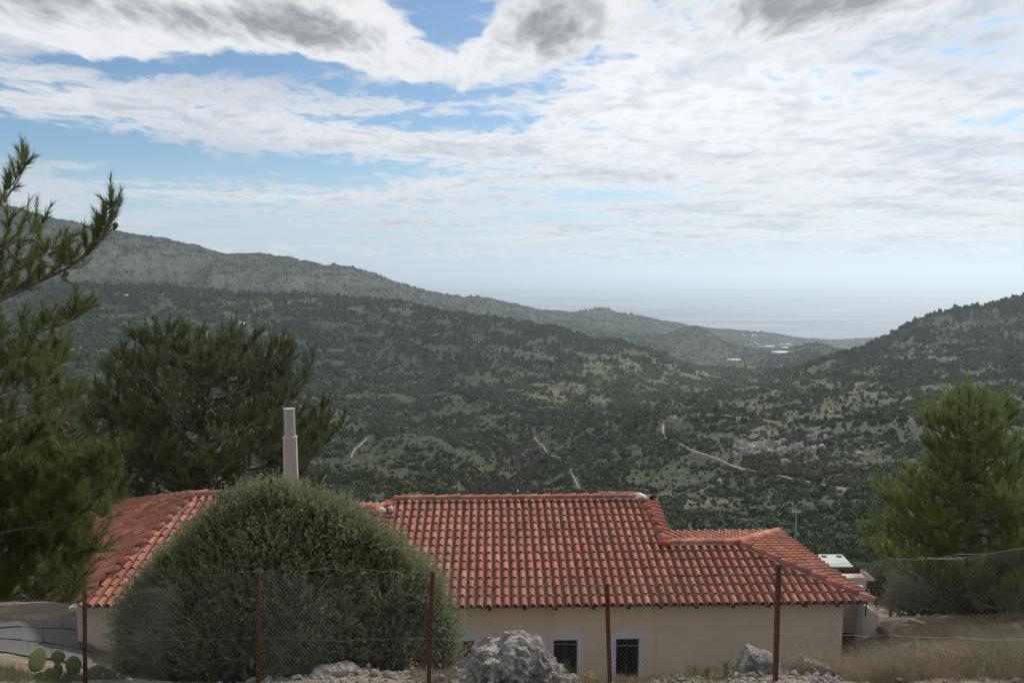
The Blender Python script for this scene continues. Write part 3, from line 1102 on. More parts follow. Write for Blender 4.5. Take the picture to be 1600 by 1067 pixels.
wins = [win(716, 741, 1000), win(865, 902, 999), win(962.5, 998.5, 997)]
WH = [1.05, 1.0, 1.35]
m = MB()
xs_ = [wl] + [c for w in wins for c in w[:2]] + [wr]
for k in range(0, len(xs_), 2):
    m.poly([(xs_[k], WY, ZB), (xs_[k + 1], WY, ZB), (xs_[k + 1], WY, 0.12), (xs_[k], WY, 0.12)])
for (a, b, zt), hh in zip(wins, WH):
    m.poly([(a, WY, zt), (b, WY, zt), (b, WY, 0.12), (a, WY, 0.12)])
    m.poly([(a, WY, ZB), (b, WY, ZB), (b, WY, zt - hh), (a, WY, zt - hh)])
    y2 = WY + 0.20
    m.poly([(a, WY, zt), (a, y2, zt), (b, y2, zt), (b, WY, zt)])
    m.poly([(a, WY, zt - hh), (b, WY, zt - hh), (b, y2, zt - hh), (a, y2, zt - hh)])
    m.poly([(a, WY, zt - hh), (a, y2, zt - hh), (a, y2, zt), (a, WY, zt)])
    m.poly([(b, WY, zt - hh), (b, WY, zt), (b, y2, zt), (b, y2, zt - hh)])
m.poly([(wr, WY, ZB), (wr, back.y - 0.5, ZB), (wr, back.y - 0.5, -0.05), (wr, 1.6, 0.02), (wr, WY, 0.06)])
lx = P1 + V3(0.3, 0.2, 0)
m.poly([(lx.x, lx.y, ZB), (wl, WY, ZB), (wl, WY, 0.12), (lx.x, lx.y, 0.12)])
m.poly([(P3.x + 0.3, P3.y, ZB), (lx.x, lx.y, ZB), (lx.x, lx.y, 0.12), (P3.x + 0.3, P3.y, 0.12)])
m.poly([(xCR, 2 * yC - 0.4, ZB), (P3.x + 0.3, 2 * yC - 0.4, ZB), (P3.x + 0.3, 2 * yC - 0.4, -0.1), (xCR, 2 * yC - 0.4, -0.1)])
wall = m.build('wall', wall_mat, house)
# cement band under the left eave
m = MB()
m.box(wl - 0.04, xV - 0.5, WY - 0.30, WY + 0.02, -0.03, 0.055)
m.build('eave_slab', cement_mat, house)

for (a, b, zt), hh in zip(wins, WH):
    w = empty('window')
    w.parent = house
    m = MB()
    s, y0, y1 = 0.135, WY - 0.028, WY + 0.03
    arc = []
    for k in range(9):
        tt = k / 8
        xx = a - s + (b - a + 2 * s) * tt
        arc.append((xx, zt + 0.115 + 0.115 * math.sin(math.pi * tt) ** 0.8))
    for k in range(8):
        (xa, z1), (xb, z2) = arc[k], arc[k + 1]
        xa2, xb2 = max(xa, a - s), min(xb, b + s)
        m.poly([(xa, y0, zt), (xb, y0, zt), (xb, y0, z2), (xa, y0, z1)])
        m.poly([(xa, y0, z1), (xb, y0, z2), (xb, y1, z2), (xa, y1, z1)])
    for x0_, x1_ in ((a - s, a), (b, b + s)):
        m.box(x0_, x1_, y0, y1, zt - hh - 0.12, zt - 0.001)
    m.box(a + 0.001, b - 0.001, y0, y1, zt - hh - 0.12, zt - hh)
    m.poly([(a, y0, zt), (a, y1, zt), (b, y1, zt), (b, y0, zt)])
    m.build('surround', surround_mat, w)
    m = MB()
    yg = WY + 0.15
    for x0_, x1_ in ((a + 0.002, a + 0.05), ((a + b) / 2 - 0.02, (a + b) / 2 + 0.02), (b - 0.05, b - 0.002)):
        m.box(x0_, x1_, yg - 0.03, yg + 0.02, zt - hh + 0.002, zt - 0.002)
    for x0_, x1_ in ((a + 0.05, (a + b) / 2 - 0.02), ((a + b) / 2 + 0.02, b - 0.05)):
        m.box(x0_, x1_, yg - 0.026, yg + 0.018, zt - 0.05, zt - 0.004)
        m.box(x0_, x1_, yg - 0.026, yg + 0.018, zt - hh + 0.004, zt - hh + 0.06)
    m.build('frame', dark_wood, w)
    m = MB()
    m.poly([(a, yg, zt - hh), (b, yg, zt - hh), (b, yg, zt), (a, yg, zt)])
    m.build('pane', glass_dark, w)

# rafter ends under the eave
for px in (765, 820, 868, 927, 982, 1032, 1088, 1145, 1200, 1257, 1307):
    p = on_depth(px, 947, 0.05)
    m = MB()
    m.box(p.x - 0.045, p.x + 0.045, -0.02, 0.36, -0.105, -0.024)
    m.build('rafter_end', dark_wood, house)
m = MB()
m.box(xV + 0.2, xR - 0.1, 0.015, 0.05, -0.048, -0.022)
m.build('eave_board', dark_wood, house)

# chimney: rendered shaft with a steel flue
cb = on_depth(455, 760, yA + 0.45)
cx, cy = cb.x, cb.y
ct = on_depth(455, 681, cy).z
cft = on_depth(455, 638, cy).z
m = MB()
w0, w1 = 0.235, 0.205
for za_, zb_, a0, a1 in ((zA - 0.9, ct - 0.05, w0, w1), (ct - 0.05, ct, w1 + 0.02, w1)):
    ring = []
    for z_, w_ in ((za_, a0), (zb_, a1)):
        ring += [(cx + math.cos(k * math.pi / 4 + math.pi / 8) * w_ * 1.05, cy + math.sin(k * math.pi / 4 + math.pi / 8) * w_ * 1.05, z_) for k in range(8)]
    i = len(m.v)
    m.v += ring
    for k in range(8):
        m.f.append((i + k, i + (k + 1) % 8, i + 8 + (k + 1) % 8, i + 8 + k))
    m.f.append(tuple(i + 8 + k for k in range(8)))
chim_mat = plaster('pinkish_render', (0.47, 0.415, 0.38), (0.41, 0.365, 0.335), (0.33, 0.29, 0.265))
ch = m.build('chimney', chim_mat, roof)
m = MB()
m.tube([(cx, cy, ct - 0.02), (cx, cy, cft - 0.03)], [0.172, 0.172], 14)
m.tube([(cx, cy, cft - 0.03), (cx, cy, cft)], [0.18, 0.18], 14)
m.build('flue', steel_mat, roof, smooth=False)

# right end: recessed side wall, rain pipe and a rendered buttress
aw = on_depth(1337, 965, 1.9)
m = MB()
m.box(wr + 0.002, aw.x + 0.25, 1.9, 2.2, aw.z - 0.42, -0.14)
m.box(aw.x + 0.02, aw.x + 0.25, 1.9, 2.2, ZB, aw.z - 0.422)
m.build('side_wall', wall_mat, house)
m = MB()
m.poly([(wr, 2.35, ZB), (aw.x + 0.3, 2.35, ZB), (aw.x + 0.3, 2.35, 0), (wr, 2.35, 0)])
m.build('opening_shade', dark_wood, house)  # dark sheet standing in for the shade inside the recess
b0, b1 = on_depth(1346, 1000, 1.35), on_depth(1372, 1000, 1.35)
zt0, zt1 = on_depth(1350, 944, 1.35).z, on_depth(1372, 962, 1.35).z
m = MB()
m.hexa([(b0.x, 1.35, ZB), (b1.x, 1.35, ZB), (b1.x, 2.4, ZB), (b0.x, 2.4, ZB), (b0.x, 1.35, zt0), (b1.x, 1.35, zt1), (b1.x, 2.4, zt1), (b0.x, 2.4, zt0)])
m.build('buttress', wall_mat, house)
pp = on_depth(1342, 980, 1.2)
m = MB()
m.tube([(pp.x, 1.2, -0.08), (pp.x, 1.2, -0.5), (pp.x - 0.02, 1.2, -1.6), (pp.x - 0.02, 1.2, -2.6)], 0.085, 12)
m.tube([(pp.x, 1.2, -0.42), (pp.x, 1.2, -0.46)], 0.097, 12)
m.build('rain_pipe', pipe_mat, house, smooth=True)
m = MB()
m.tube([(pp.x + 0.17, 1.18, -0.12), (pp.x + 0.16, 1.18, -0.9)], 0.022, 6)
m.build('cable', dark_wood, house)
m = MB()
m.box(wr, xR - 0.35, 0.9, 1.0, -0.16, -0.09)
m.box(wr + 0.1, xR - 0.5, 1.5, 1.6, -0.14, -0.07)
m.build('purlin', dark_wood, house)

# ------------------------------------------------------------------ vegetation of the hillsides
def grid(g, x, y):
    u = (x / (y + YO) - us[0]) / (us[1] - us[0])
    v = (np.log(y + YO) - vs_[0]) / (vs_[1] - vs_[0])
    i = np.clip(np.round(u).astype(int), 0, NU - 1)
    j = np.clip(np.round(v).astype(int), 0, NV - 1)
    return g[j, i]


def leafy(n, size, rnd, shape='bush', core=True):
    """A unit shrub (about one metre in radius) of small leaf faces over an added solid core that blocks light."""
    vs3, fs = [], []
    nl = 7 if shape == 'bush' else 12
    lobes = []
    for k in range(nl):
        if shape == 'bush':
            a, r = rnd.rand() * 6.28, 0.62 * rnd.rand() ** 0.5
            lobes.append((r * math.cos(a), r * math.sin(a), 0.45 + 0.45 * rnd.rand(), 0.38 + 0.25 * rnd.rand()))
        elif shape == 'pine':
            h = 0.55 + 1.35 * k / nl
            a, r = rnd.rand() * 6.28, 0.62 * (1 - h / 3.0) * rnd.rand() ** 0.4
            lobes.append((r * math.cos(a), r * math.sin(a), h, 0.30 + 0.28 * (1 - h / 2.4)))
        else:
            a, r = rnd.rand() * 6.28, 0.35 * rnd.rand()
            lobes.append((r * math.cos(a), r * math.sin(a), 0.6 + 1.6 * rnd.rand(), 0.3 + 0.2 * rnd.rand()))
    L = np.array(lobes)
    pick = rnd.randint(0, len(L), n)
    d = rnd.normal(size=(n, 3))
    d /= np.linalg.norm(d, axis=1)[:, None]
    d[:, 2] = np.where(d[:, 2] < -0.35, -d[:, 2], d[:, 2])
    c = L[pick, :3] + d * L[pick, 3:4] * (0.72 + 0.36 * rnd.rand(n, 1))
    c[:, 2] = np.maximum(c[:, 2], 0.03)
    a = np.cross(d, rnd.normal(size=(n, 3)))
    a /= np.linalg.norm(a, axis=1)[:, None] + 1e-9
    tilt = d + 0.9 * rnd.normal(size=(n, 3))
    b = np.cross(tilt, a)
    b /= np.linalg.norm(b, axis=1)[:, None] + 1e-9
    s = size * (0.6 + 0.8 * rnd.rand(n, 1))
    q = np.stack([c - a * s - b * s * 0.2, c + b * s * 0.9, c + a * s + b * s * 0.1, c - b * s * 0.9], 1).reshape(-1, 3)
    f = np.arange(4 * n).reshape(-1, 4)
    vs3.append(q)
    fs.append(f)
    base = 4 * n
    if core:  # solid lobes added inside to stop light passing through
        bm = bmesh.new()
        for l in lobes:
            r = bmesh.ops.create_icosphere(bm, subdivisions=1, radius=l[3] * 0.80, matrix=Matrix.Translation(l[:3]))
        me0 = bpy.data.meshes.new('c')
        bm.to_mesh(me0)
        bm.free()
        cv = np.array([v.co for v in me0.vertices])
        cf = np.array([list(p.vertices) + [p.vertices[2]] for p in me0.polygons])
        # triangles as quads are not allowed to repeat a corner, so the core is kept as its own list
        tri = np.array([list(p.vertices) for p in me0.polygons]) + base
        bpy.data.meshes.remove(me0)
        allv = np.concatenate([q, cv])
        me = bpy.data.meshes.new('shrub')
        me.from_pydata(allv.tolist(), [], f.tolist() + tri.tolist())
    else:
        me = bpy.data.meshes.new('shrub')
        me.from_pydata(q.tolist(), [], f.tolist())
    me.update()
    return me


def shrub_mat(t, bs):
    tone = t.n('ShaderNodeAttribute', attribute_type='INSTANCER', attribute_name='tone')
    s = t.n('ShaderNodeSeparateColor', {0: tone.outputs['Color']})
    rnd = t.n('ShaderNodeObjectInfo').outputs['Random']
    pos = t.n('ShaderNodeNewGeometry').outputs['Position']
    n = t.noise(pos, 1.3, 3, 0.6)
    c = t.mix(t.ramp(n, 0.35, 0.65, 0.0, 1.0), t.mix(1.0, tone.outputs['Color'], (0.62, 0.64, 0.62), 'MULTIPLY'), tone.outputs['Color'])
    c = t.mix(t.ramp(rnd, 0.0, 1.0, 0.0, 0.45), c, t.mix(1.0, c, (0.55, 0.6, 0.6), 'MULTIPLY'))
    t.put(bs.inputs['Base Color'], c)
    t.put(bs.inputs['Specular IOR Level'], 0.12)


scrub_mat = principled('scrub_leaves', shrub_mat, rough=0.85)
rs = np.random.RandomState(5)
proto_col = bpy.data.collections.new('shrub_shapes')
protos = [('a_bush', 230, 0.17, 'bush'), ('b_bush', 230, 0.19, 'bush'), ('c_bush', 200, 0.2, 'bush'), ('d_pine', 300, 0.17, 'pine'), ('e_pine', 260, 0.19, 'pine'),
          ('f_tall', 170, 0.12, 'tall'), ('g_near', 2600, 0.055, 'bush'), ('h_near', 2600, 0.05, 'bush')]
for nm, n, sz, shp in protos:
    me = leafy(n, sz, rs, shp)
    me.materials.append(scrub_mat)
    proto_col.objects.link(bpy.data.objects.new(nm, me))

# tracks first, so that nothing grows on them
TRACKS = {
    'pale dirt track winding below the rock outcrop on the slope facing the house': (2.7, [(1036, 664), (1035, 673), (1038, 684), (1055, 693), (1075, 703), (1100, 711), (1135, 724), (1180, 738), (1230, 747), (1280, 757), (1325, 768)]),
    'short pale track bending beside the bare trees of the ravine': (2.2, [(835, 684), (850, 700), (857, 712), (880, 716), (903, 719)]),
    'pale footpath dropping straight behind the main ridge of the roof': (2.0, [(892, 734), (897, 750), (905, 763), (903, 776)]),
    'dirt road crossing the slope above the green pine tree': (4.0, [(1508, 602), (1540, 609), (1575, 612), (1625, 618)]),
    'small winding path among shrubs beyond the steel flue': (2.0, [(548, 716), (553, 703), (566, 693), (573, 686)]),
    'light coloured road glimpsed behind the overhanging pine branches': (6.0, [(86, 554), (105, 549), (122, 545), (140, 540)]),
    'curving path on the slope just above the ravine floor': (2.0, [(735, 730), (760, 738), (790, 744), (795, 752)]),
}
track_mat = principled('pale_dirt', lambda t, bs: t.put(bs.inputs['Base Color'], t.mix(t.ramp(t.noise(t.n('ShaderNodeNewGeometry').outputs['Position'], 0.25, 5), 0.35, 0.65), (0.24, 0.20, 0.15), (0.34, 0.295, 0.235))), rough=0.95)
track_pts = []
for lab, (wd, pts) in TRACKS.items():
    P3d = [land(px, py, 60) for px, py in pts]
    # round the bends
    cur = [Vector((p.x, p.y)) for p in P3d]
    for _ in range(3):
        nw = [cur[0]]
        for a, b in zip(cur, cur[1:]):
            nw += [a * 0.75 + b * 0.25, a * 0.25 + b * 0.75]
        cur = nw + [cur[-1]]
    m = MB()
    prev = None
    for k in range(len(cur)):
        d = (cur[min(k + 1, len(cur) - 1)] - cur[max(k - 1, 0)]).normalized()
        nrm = Vector((-d.y, d.x))
        w = wd * 0.8 * (0.7 + 0.6 * random.random())
        row = []
        for s in (-1, -0.4, 0.4, 1):
            q = cur[k] + nrm * w * 0.5 * s
            row.append((q.x, q.y, h1(q.x, q.y) + (0.75 if abs(s) < 0.9 else 0.1)))
        if prev:
            for c in range(3):
                m.poly([prev[c], row[c], row[c + 1], prev[c + 1]])
        prev = row
        track_pts.append((cur[k].x, cur[k].y))
    o = m.build('dirt_track', track_mat, smooth=True)
    tag(o, lab, 'dirt track', kind='structure')
track_pts = np.array(track_pts)

RUN = np.maximum.accumulate(np.where(GY > 70, E, -9), axis=0)
VIS = E >= RUN - 9.0 / np.maximum(GY, 1)


def scatter():
    P, S, Rz, K, C = [], [], [], [], []
    rr = np.random.RandomState(3)
    bands = [(48, 110, 2.3), (110, 200, 2.6), (200, 330, 3.0), (330, 520, 3.3), (520, 800, 3.9), (800, 1150, 4.8), (1150, 1600, 6.0), (1600, 2150, 7.5), (2150, 3200, 8.6), (3200, 5300, 13.0)]
    for d0, d1, sp in bands:
        area = 0.80 * (d1 ** 2 - d0 ** 2)
        n = int(area / sp ** 2)
        d = np.sqrt(rr.rand(n) * (d1 ** 2 - d0 ** 2) + d0 ** 2)
        u = (rr.rand(n) * 2 - 1) * 0.78
        x, y = u * d, d
        z = hgt(x, y)
        ok = grid(VIS, x, y) & (z > SEA + 4)
        x, y, z = x[ok], y[ok], z[ok]
        n = len(x)
        g_dry, g_rock, g_bare = grid(dry, x, y), grid(rock, x, y), grid(bare, x, y)
        px, py = to_pixel(x, y, z)
        cl = fbm(x / 55, y / 55, 3, 70)
        clb = fbm(x / 260, y / 260, 3, 80)
        slope = grid(SLOPE, x, y)
        keep = rr.rand(n) < np.clip(0.95 + 1.15 * cl - 0.75 * g_dry - 0.95 * g_rock - 0.5 * sstep(slope, 0.7, 1.1), 0.22, 1)
        # thinner scrub on the open slope to the right
        keep &= ~((px > 1050) & (py > 590) & (py < 700) & (rr.rand(n) < 0.22))
        x, y, z, px, py, cl, clb, g_bare, g_dry = (q[keep] for q in (x, y, z, px, py, cl, clb, g_bare, g_dry))
        n = len(x)
        far_ok = np.ones(n, bool)
        if d1 <= 1150:
            for k in range(0, n, 20000):
                dd = ((x[k:k + 20000, None] - track_pts[None, :, 0]) ** 2 + (y[k:k + 20000, None] - track_pts[None, :, 1]) ** 2).min(1)
                far_ok[k:k + 20000] = dd > (2.6 + 0.8 * rr.rand(len(dd))) ** 2
            x, y, z, px, py, cl, clb, g_bare, g_dry = (q[far_ok] for q in (x, y, z, px, py, cl, clb, g_bare, g_dry))
            n = len(x)
        # kinds: pines on the ridges and in belts, leafless trees in the ravine, shrubs elsewhere
        pine = (clb > 0.10) & (rr.rand(n) < 0.45) & (y > 600)
        pine |= (np.abs(px - 850) < 190) & (py > 500) & (py < 575) & (y > 1200) & (rr.rand(n) < 0.75)
        pine |= (py < 500) & (y > 1500) & (y < 2000) & (rr.rand(n) < 0.5)
        pine |= (px > 1200) & (y > 1050) & (y < 1500) & (rr.rand(n) < 0.3)
        leafless = (g_bare > 0.35) & (rr.rand(n) < 0.75)
        kind = rr.randint(0, 3, n)
        kind[pine] = 3 + rr.randint(0, 2, pine.sum())
        kind[leafless] = 5
        nearb = (y < 190) & (kind < 3)
        kind[nearb] = 6 + rr.randint(0, 2, nearb.sum())
        base = sp * (0.26 + 0.60 * rr.rand(n) ** 2.6) * np.clip(1.0 + 0.6 * cl, 0.7, 1.4)
        base *= np.where(y > 2150, 0.62, 1.0)
        base = np.where(pine, base * 0.9, base)
        base = np.where(cl < -0.25, base * 0.7, base)
        sc = np.stack([base * (0.85 + 0.3 * rr.rand(n)), base * (0.85 + 0.3 * rr.rand(n)), base * (0.8 + 0.4 * rr.rand(n))], 1)
        sc[leafless] *= [0.8, 0.8, 1.5]
        # leaf colours
        mq = np.array([(0.062, 0.090, 0.038), (0.088, 0.122, 0.048), (0.118, 0.144, 0.078), (0.158, 0.180, 0.112), (0.130, 0.126, 0.066)])
        w = np.clip(1.5 + 2.4 * fbm(x / 90, y / 90, 3, 95) + 3.4 * clb + 0.9 * rr.normal(size=n), 0, 3.999)
        i0 = w.astype(int)
        fr = (w - i0)[:, None]
        c = mq[i0] * (1 - fr) + mq[i0 + 1] * fr
        c = np.where((g_dry > 0.3)[:, None], c * 0.6 + np.array((0.18, 0.19, 0.07)) * 0.6, c)
        grove = (px < 680) & (py > 555) & (py < 730) & (y > 400)
        c[grove] = c[grove] * 0.7 + np.array((0.165, 0.185, 0.125)) * 0.42
        sunny = np.clip(np.exp(-((px - 1000) / 190) ** 2 - ((py - 595) / 34) ** 2) * 1.3, 0, 1)[:, None]  # sunlight through a cloud gap, painted into the leaf colour
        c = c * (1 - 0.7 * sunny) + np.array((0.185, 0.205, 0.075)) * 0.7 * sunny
        c[pine] = np.array((0.066, 0.094, 0.038)) * (0.75 + 0.8 * rr.rand(pine.sum(), 1))
        pale_pine = pine & (rr.rand(n) < 0.3)  # a random share of the pines is a lighter green
        c[pale_pine] = np.array((0.115, 0.145, 0.050))
        c[leafless] = np.array((0.19, 0.15, 0.125)) * (0.75 + 0.5 * rr.rand(leafless.sum(), 1))
        aut = (np.abs(px - 650) < 110) & (np.abs(py - 752) < 22) & (rr.rand(n) < 0.16)
        c[aut] = np.array((0.30, 0.19, 0.04)) * (0.6 + 0.6 * rr.rand(aut.sum(), 1))
        P.append(np.stack([x, y, z - 0.12 * base], 1))
        S.append(sc)
        Rz.append(rr.rand(n) * 6.28)
        K.append(kind)
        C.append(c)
    P, S, Rz, K, C = (np.concatenate(q) for q in (P, S, Rz, K, C))
    print('scrub instances', len(P))
    me = bpy.data.meshes.new('scrub')
    me.vertices.add(len(P))
    me.vertices.foreach_set('co', P.astype(np.float32).ravel())
    a = me.attributes.new('scl', 'FLOAT_VECTOR', 'POINT')
    a.data.foreach_set('vector', S.astype(np.float32).ravel())
    a = me.attributes.new('rotz', 'FLOAT_VECTOR', 'POINT')
    rv = np.zeros((len(P), 3), np.float32)
    rv[:, 2] = Rz
    a.data.foreach_set('vector', rv.ravel())
    a = me.attributes.new('kind', 'INT', 'POINT')
    a.data.foreach_set('value', K.astype(np.int32))
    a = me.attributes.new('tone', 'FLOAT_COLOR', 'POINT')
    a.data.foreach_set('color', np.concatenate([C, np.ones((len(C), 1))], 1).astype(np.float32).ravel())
    me.update()
    o = link('scrub', me)
    ng = bpy.data.node_groups.new('scatter_scrub', 'GeometryNodeTree')
    ng.interface.new_socket('Geometry', in_out='INPUT', socket_type='NodeSocketGeometry')
    ng.interface.new_socket('Geometry', in_out='OUTPUT', socket_type='NodeSocketGeometry')
    N = ng.nodes
    gi, go = N.new('NodeGroupInput'), N.new('NodeGroupOutput')
    ci = N.new('GeometryNodeCollectionInfo')
    ci.inputs['Collection'].default_value = proto_col
    ci.inputs['Separate Children'].default_value = True
    ci.inputs['Reset Children'].default_value = True
    ip = N.new('GeometryNodeInstanceOnPoints')
    ip.inputs['Pick Instance'].default_value = True

    def attr(name, typ):
        q = N.new('GeometryNodeInputNamedAttribute')
        q.data_type = typ
        q.inputs['Name'].default_value = name
        return [s for s in q.outputs if s.enabled and s.name == 'Attribute'][0]
    L = ng.links
    L.new(gi.outputs[0], ip.inputs['Points'])
    L.new(ci.outputs[0], ip.inputs['Instance'])
    L.new(attr('kind', 'INT'), ip.inputs['Instance Index'])
    L.new(attr('scl', 'FLOAT_VECTOR'), ip.inputs['Scale'])
    e2r = N.new('FunctionNodeEulerToRotation')
    L.new(attr('rotz', 'FLOAT_VECTOR'), e2r.inputs[0])
    L.new(e2r.outputs[0], ip.inputs['Rotation'])
    L.new(ip.outputs[0], go.inputs[0])
    md = o.modifiers.new('scatter', 'NODES')
    md.node_group = ng
    tag(o, 'dense scrub, olive and pine cover growing all over the hillsides', 'scrub', kind='stuff')


scatter()

# ------------------------------------------------------------------ rocks of the far slopes
def rock_mat(t, bs):
    tc = t.n('ShaderNodeTexCoord').outputs['Object']
    n1 = t.noise(tc, 1.6, 6, 0.65)
    n2 = t.noise(tc, 6.0, 5, 0.7)
    c = t.mix(t.ramp(n1, 0.35, 0.65), (0.20, 0.18, 0.16), (0.46, 0.435, 0.405))
    c = t.mix(t.ramp(n2, 0.5, 0.7, 0, 0.6), c, (0.13, 0.11, 0.09))
    c = t.mix(t.ramp(t.noise(tc, 0.9, 3), 0.52, 0.66, 0, 0.6), c, (0.30, 0.19, 0.13))
    t.put(bs.inputs['Base Color'], c)
    bump(t, bs, n2, 0.8, 0.15)


far_rock_mat = principled('limestone_crag', rock_mat, rough=0.95)


def rock_mesh(seed, sub=2, rough=0.30):
    rn = random.Random(seed)
    bm = bmesh.new()
    bmesh.ops.create_icosphere(bm, subdivisions=sub, radius=1.0)
    from mathutils import noise as mn
    off = Vector((rn.uniform(0, 50), rn.uniform(0, 50), rn.uniform(0, 50)))
    for v in bm.verts:
        k = 1 + rough * mn.noise(v.co * 1.3 + off) + rough * 0.6 * mn.noise(v.co * 3.1 + off)
        v.co *= k
    # break off a few flat faces
    for _ in range(5):
        n = Vector((rn.gauss(0, 1), rn.gauss(0, 1), rn.gauss(0, 0.8))).normalized()
        lim = rn.uniform(0.55, 0.85)
        for v in bm.verts:
            d = v.co.dot(n)
            if d > lim:
                v.co -= n * (d - lim) * 0.9
    me = bpy.data.meshes.new('rock')
    bm.to_mesh(me)
    bm.free()
    return me


ROCKS = [rock_mesh(k, 3, 0.55) for k in range(6)]
for r_ in ROCKS:
    r_.materials.append(far_rock_mat)


def outcrop(label, spots, size, hfac=1.0, per=5, spread=(11, 7)):
    c = land(*spots[0], 100)
    root = empty('rocky_outcrop', tuple(c))
    tag(root, label, 'rock outcrop')
    for px, py in spots:
        for _ in range(per):
            p = land(px + random.gauss(0, spread[0]), py + random.gauss(0, spread[1]), 100)
            if abs(p.y - c.y) > 0.3 * c.y:
                continue
            o = link('rock', random.choice(ROCKS), None, root)
            s = size * (0.25 + 0.95 * random.random() ** 2.2)
            o.location = p - c - Vector((0, 0, s * 0.15))
            o.scale = (s * random.uniform(0.7, 1.5), s * random.uniform(0.6, 1.0), s * random.uniform(0.6, 1.1) * hfac)
            o.rotation_euler = (random.uniform(-0.35, 0.35), random.uniform(-0.35, 0.35), random.uniform(0, 6.28))


outcrop('long grey limestone crag above the winding dirt track', [(1150, 707), (1165, 700), (1182, 705), (1196, 700), (1212, 708), (1226, 696), (1240, 706), (1252, 690), (1262, 683), (1274, 692), (1286, 680), (1298, 690), (1304, 700), (1232, 722), (1216, 718), (1262, 708), (1280, 706)], 3.6, 1.5, 8, (9, 5))
outcrop('small pale rock patch right of the long limestone crag', [(1352, 700), (1364, 695), (1374, 690), (1384, 686), (1340, 712)], 2.6, 1.2)
outcrop('pinkish rocks high on the wooded hill at the right', [(1412, 552), (1426, 550), (1440, 554), (1455, 550), (1468, 553)], 6.0)
outcrop('low pale rocks near the head of the dirt track', [(1052, 650), (1062, 647), (1073, 648), (1330, 622), (1345, 618)], 3.0)
outcrop('reddish rock knob on the slope above the dark pine', [(312, 524), (318, 532), (308, 534)], 6.5, 1.8)
outcrop('scattered pale stones below the dirt track', [(1095, 756), (1112, 752), (1060, 762), (1128, 764)], 1.5)

# ------------------------------------------------------------------ far buildings
pale_roof = principled('white_plastic_sheet', color=(0.50, 0.53, 0.55), rough=0.6)
lime_mat = principled('whitewash', color=(0.72, 0.70, 0.66), rough=0.9)


def tunnel(w, l, h, mat, name, parent):
    m = MB()
    n = 8
    prof = [(-w / 2, 0)] + [(-w / 2 * math.cos(math.pi * k / n), h * 0.4 + h * 0.6 * math.sin(math.pi * k / n)) for k in range(n + 1)] + [(w / 2, 0)]
    for (x0, z0), (x1, z1) in zip(prof, prof[1:]):
        m.poly([(-l / 2, x0, z0), (l / 2, x0, z0), (l / 2, x1, z1), (-l / 2, x1, z1)])
    m.poly([(-l / 2, x, z) for x, z in prof])
    m.poly([(l / 2, x, z) for x, z in prof][::-1])
    return m.build(name, mat, parent)


for px, py, l, k, lab in [(1173, 525, 70, 2, 'single white greenhouse high on the coastal ridge'), (1181, 538, 40, 2, 'short white greenhouse at the near edge of the coastal plain'),
                          (1198, 542, 85, 3, 'long white greenhouse block in the middle of the coastal plain'), (1226, 539, 70, 3, 'white greenhouse block on the seaward side of the plain'),
                          (1236, 544, 100, 3, 'widest white greenhouse block among those on the coastal plain'), (1229, 553, 65, 3, 'white greenhouse block nearest the foothills'),
                          (1151, 564, 40, 2, 'lone white greenhouse among the hazy foothills')]:
    c = land(px, py, 2100)
    root = empty('greenhouse', (c.x, c.y, c.z - 1), random.uniform(-0.08, 0.08))
    tag(root, lab, 'greenhouse', 'greenhouses on the coastal plain')
    for q in range(k):
        b = tunnel(14, l, 6.5, pale_roof, 'greenhouse_span', root)
        b.location = (random.uniform(-9, 9), q * 15.5, 0)


def cottage(label, px, py, w, dp, h, wmat, rmat, name='cottage', dmin=60):
    c = land(px, py, dmin)
    root = empty(name, (c.x, c.y, c.z - 0.5))
    tag(root, label, 'building')
    m = MB()
    m.box(-w / 2, w / 2, 0, dp, 0, h)
    m.build('wall', wmat, root)
    m = MB()
    m.hexa([(-w / 2 - 0.3, -0.3, h), (w / 2 + 0.3, -0.3, h), (w / 2 + 0.3, dp + 0.3, h + 0.01), (-w / 2 - 0.3, dp + 0.3, h + 0.01),
            (-w / 2 - 0.3, -0.3, h + 0.2), (w / 2 + 0.3, -0.3, h + 0.2), (w / 2 + 0.3, dp + 0.3, h + 0.7), (-w / 2 - 0.3, dp + 0.3, h + 0.7)])
    m.build('roof', rmat, root)
    m = MB()
    m.box(-w * 0.1, w * 0.1, -0.04, 0.1, 0.5, h * 0.75)
    m.build('door', dark_wood, root)
    return root


cottage('tiny white house alone on the far wooded slope', 196, 464, 7, 5, 5, lime_mat, lime_mat, dmin=1200)
cottage('small shed with pale flat roof just behind the main ridge', 813, 774, 6, 6, 2.2, cement_mat, pale_roof, 'shed')
cottage('little white hut on the slope above the pine crown', 377, 506, 9, 6, 3, lime_mat, lime_mat, 'hut', dmin=900)

# ------------------------------------------------------------------ trees and shrubs close by
def leaf_mat(name, dark, light, trans=0.25, scale=2.0, tip=None):
    m = bpy.data.materials.new(name)
    m.use_nodes = True
    t = NT(m.node_tree)
    pos = t.n('ShaderNodeNewGeometry').outputs['Position']
    n1 = t.noise(pos, scale, 4, 0.6)
    rnd = t.n('ShaderNodeAttribute', attribute_name='tone').outputs['Fac']
    c = t.mix(t.ramp(n1, 0.35, 0.65), dark, light)
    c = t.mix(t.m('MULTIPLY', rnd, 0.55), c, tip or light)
    d = t.n('ShaderNodeBsdfPrincipled', {'Base Color': c, 'Roughness': 0.6, 'Specular IOR Level': 0.25})
    tr = t.n('ShaderNodeBsdfTranslucent', {'Color': c})
    mx = t.n('ShaderNodeMixShader', {0: trans, 1: d.outputs[0], 2: tr.outputs[0]})
    out = t.n('ShaderNodeOutputMaterial')
    t.t.links.new(mx.outputs[0], out.inputs[0])
    return m


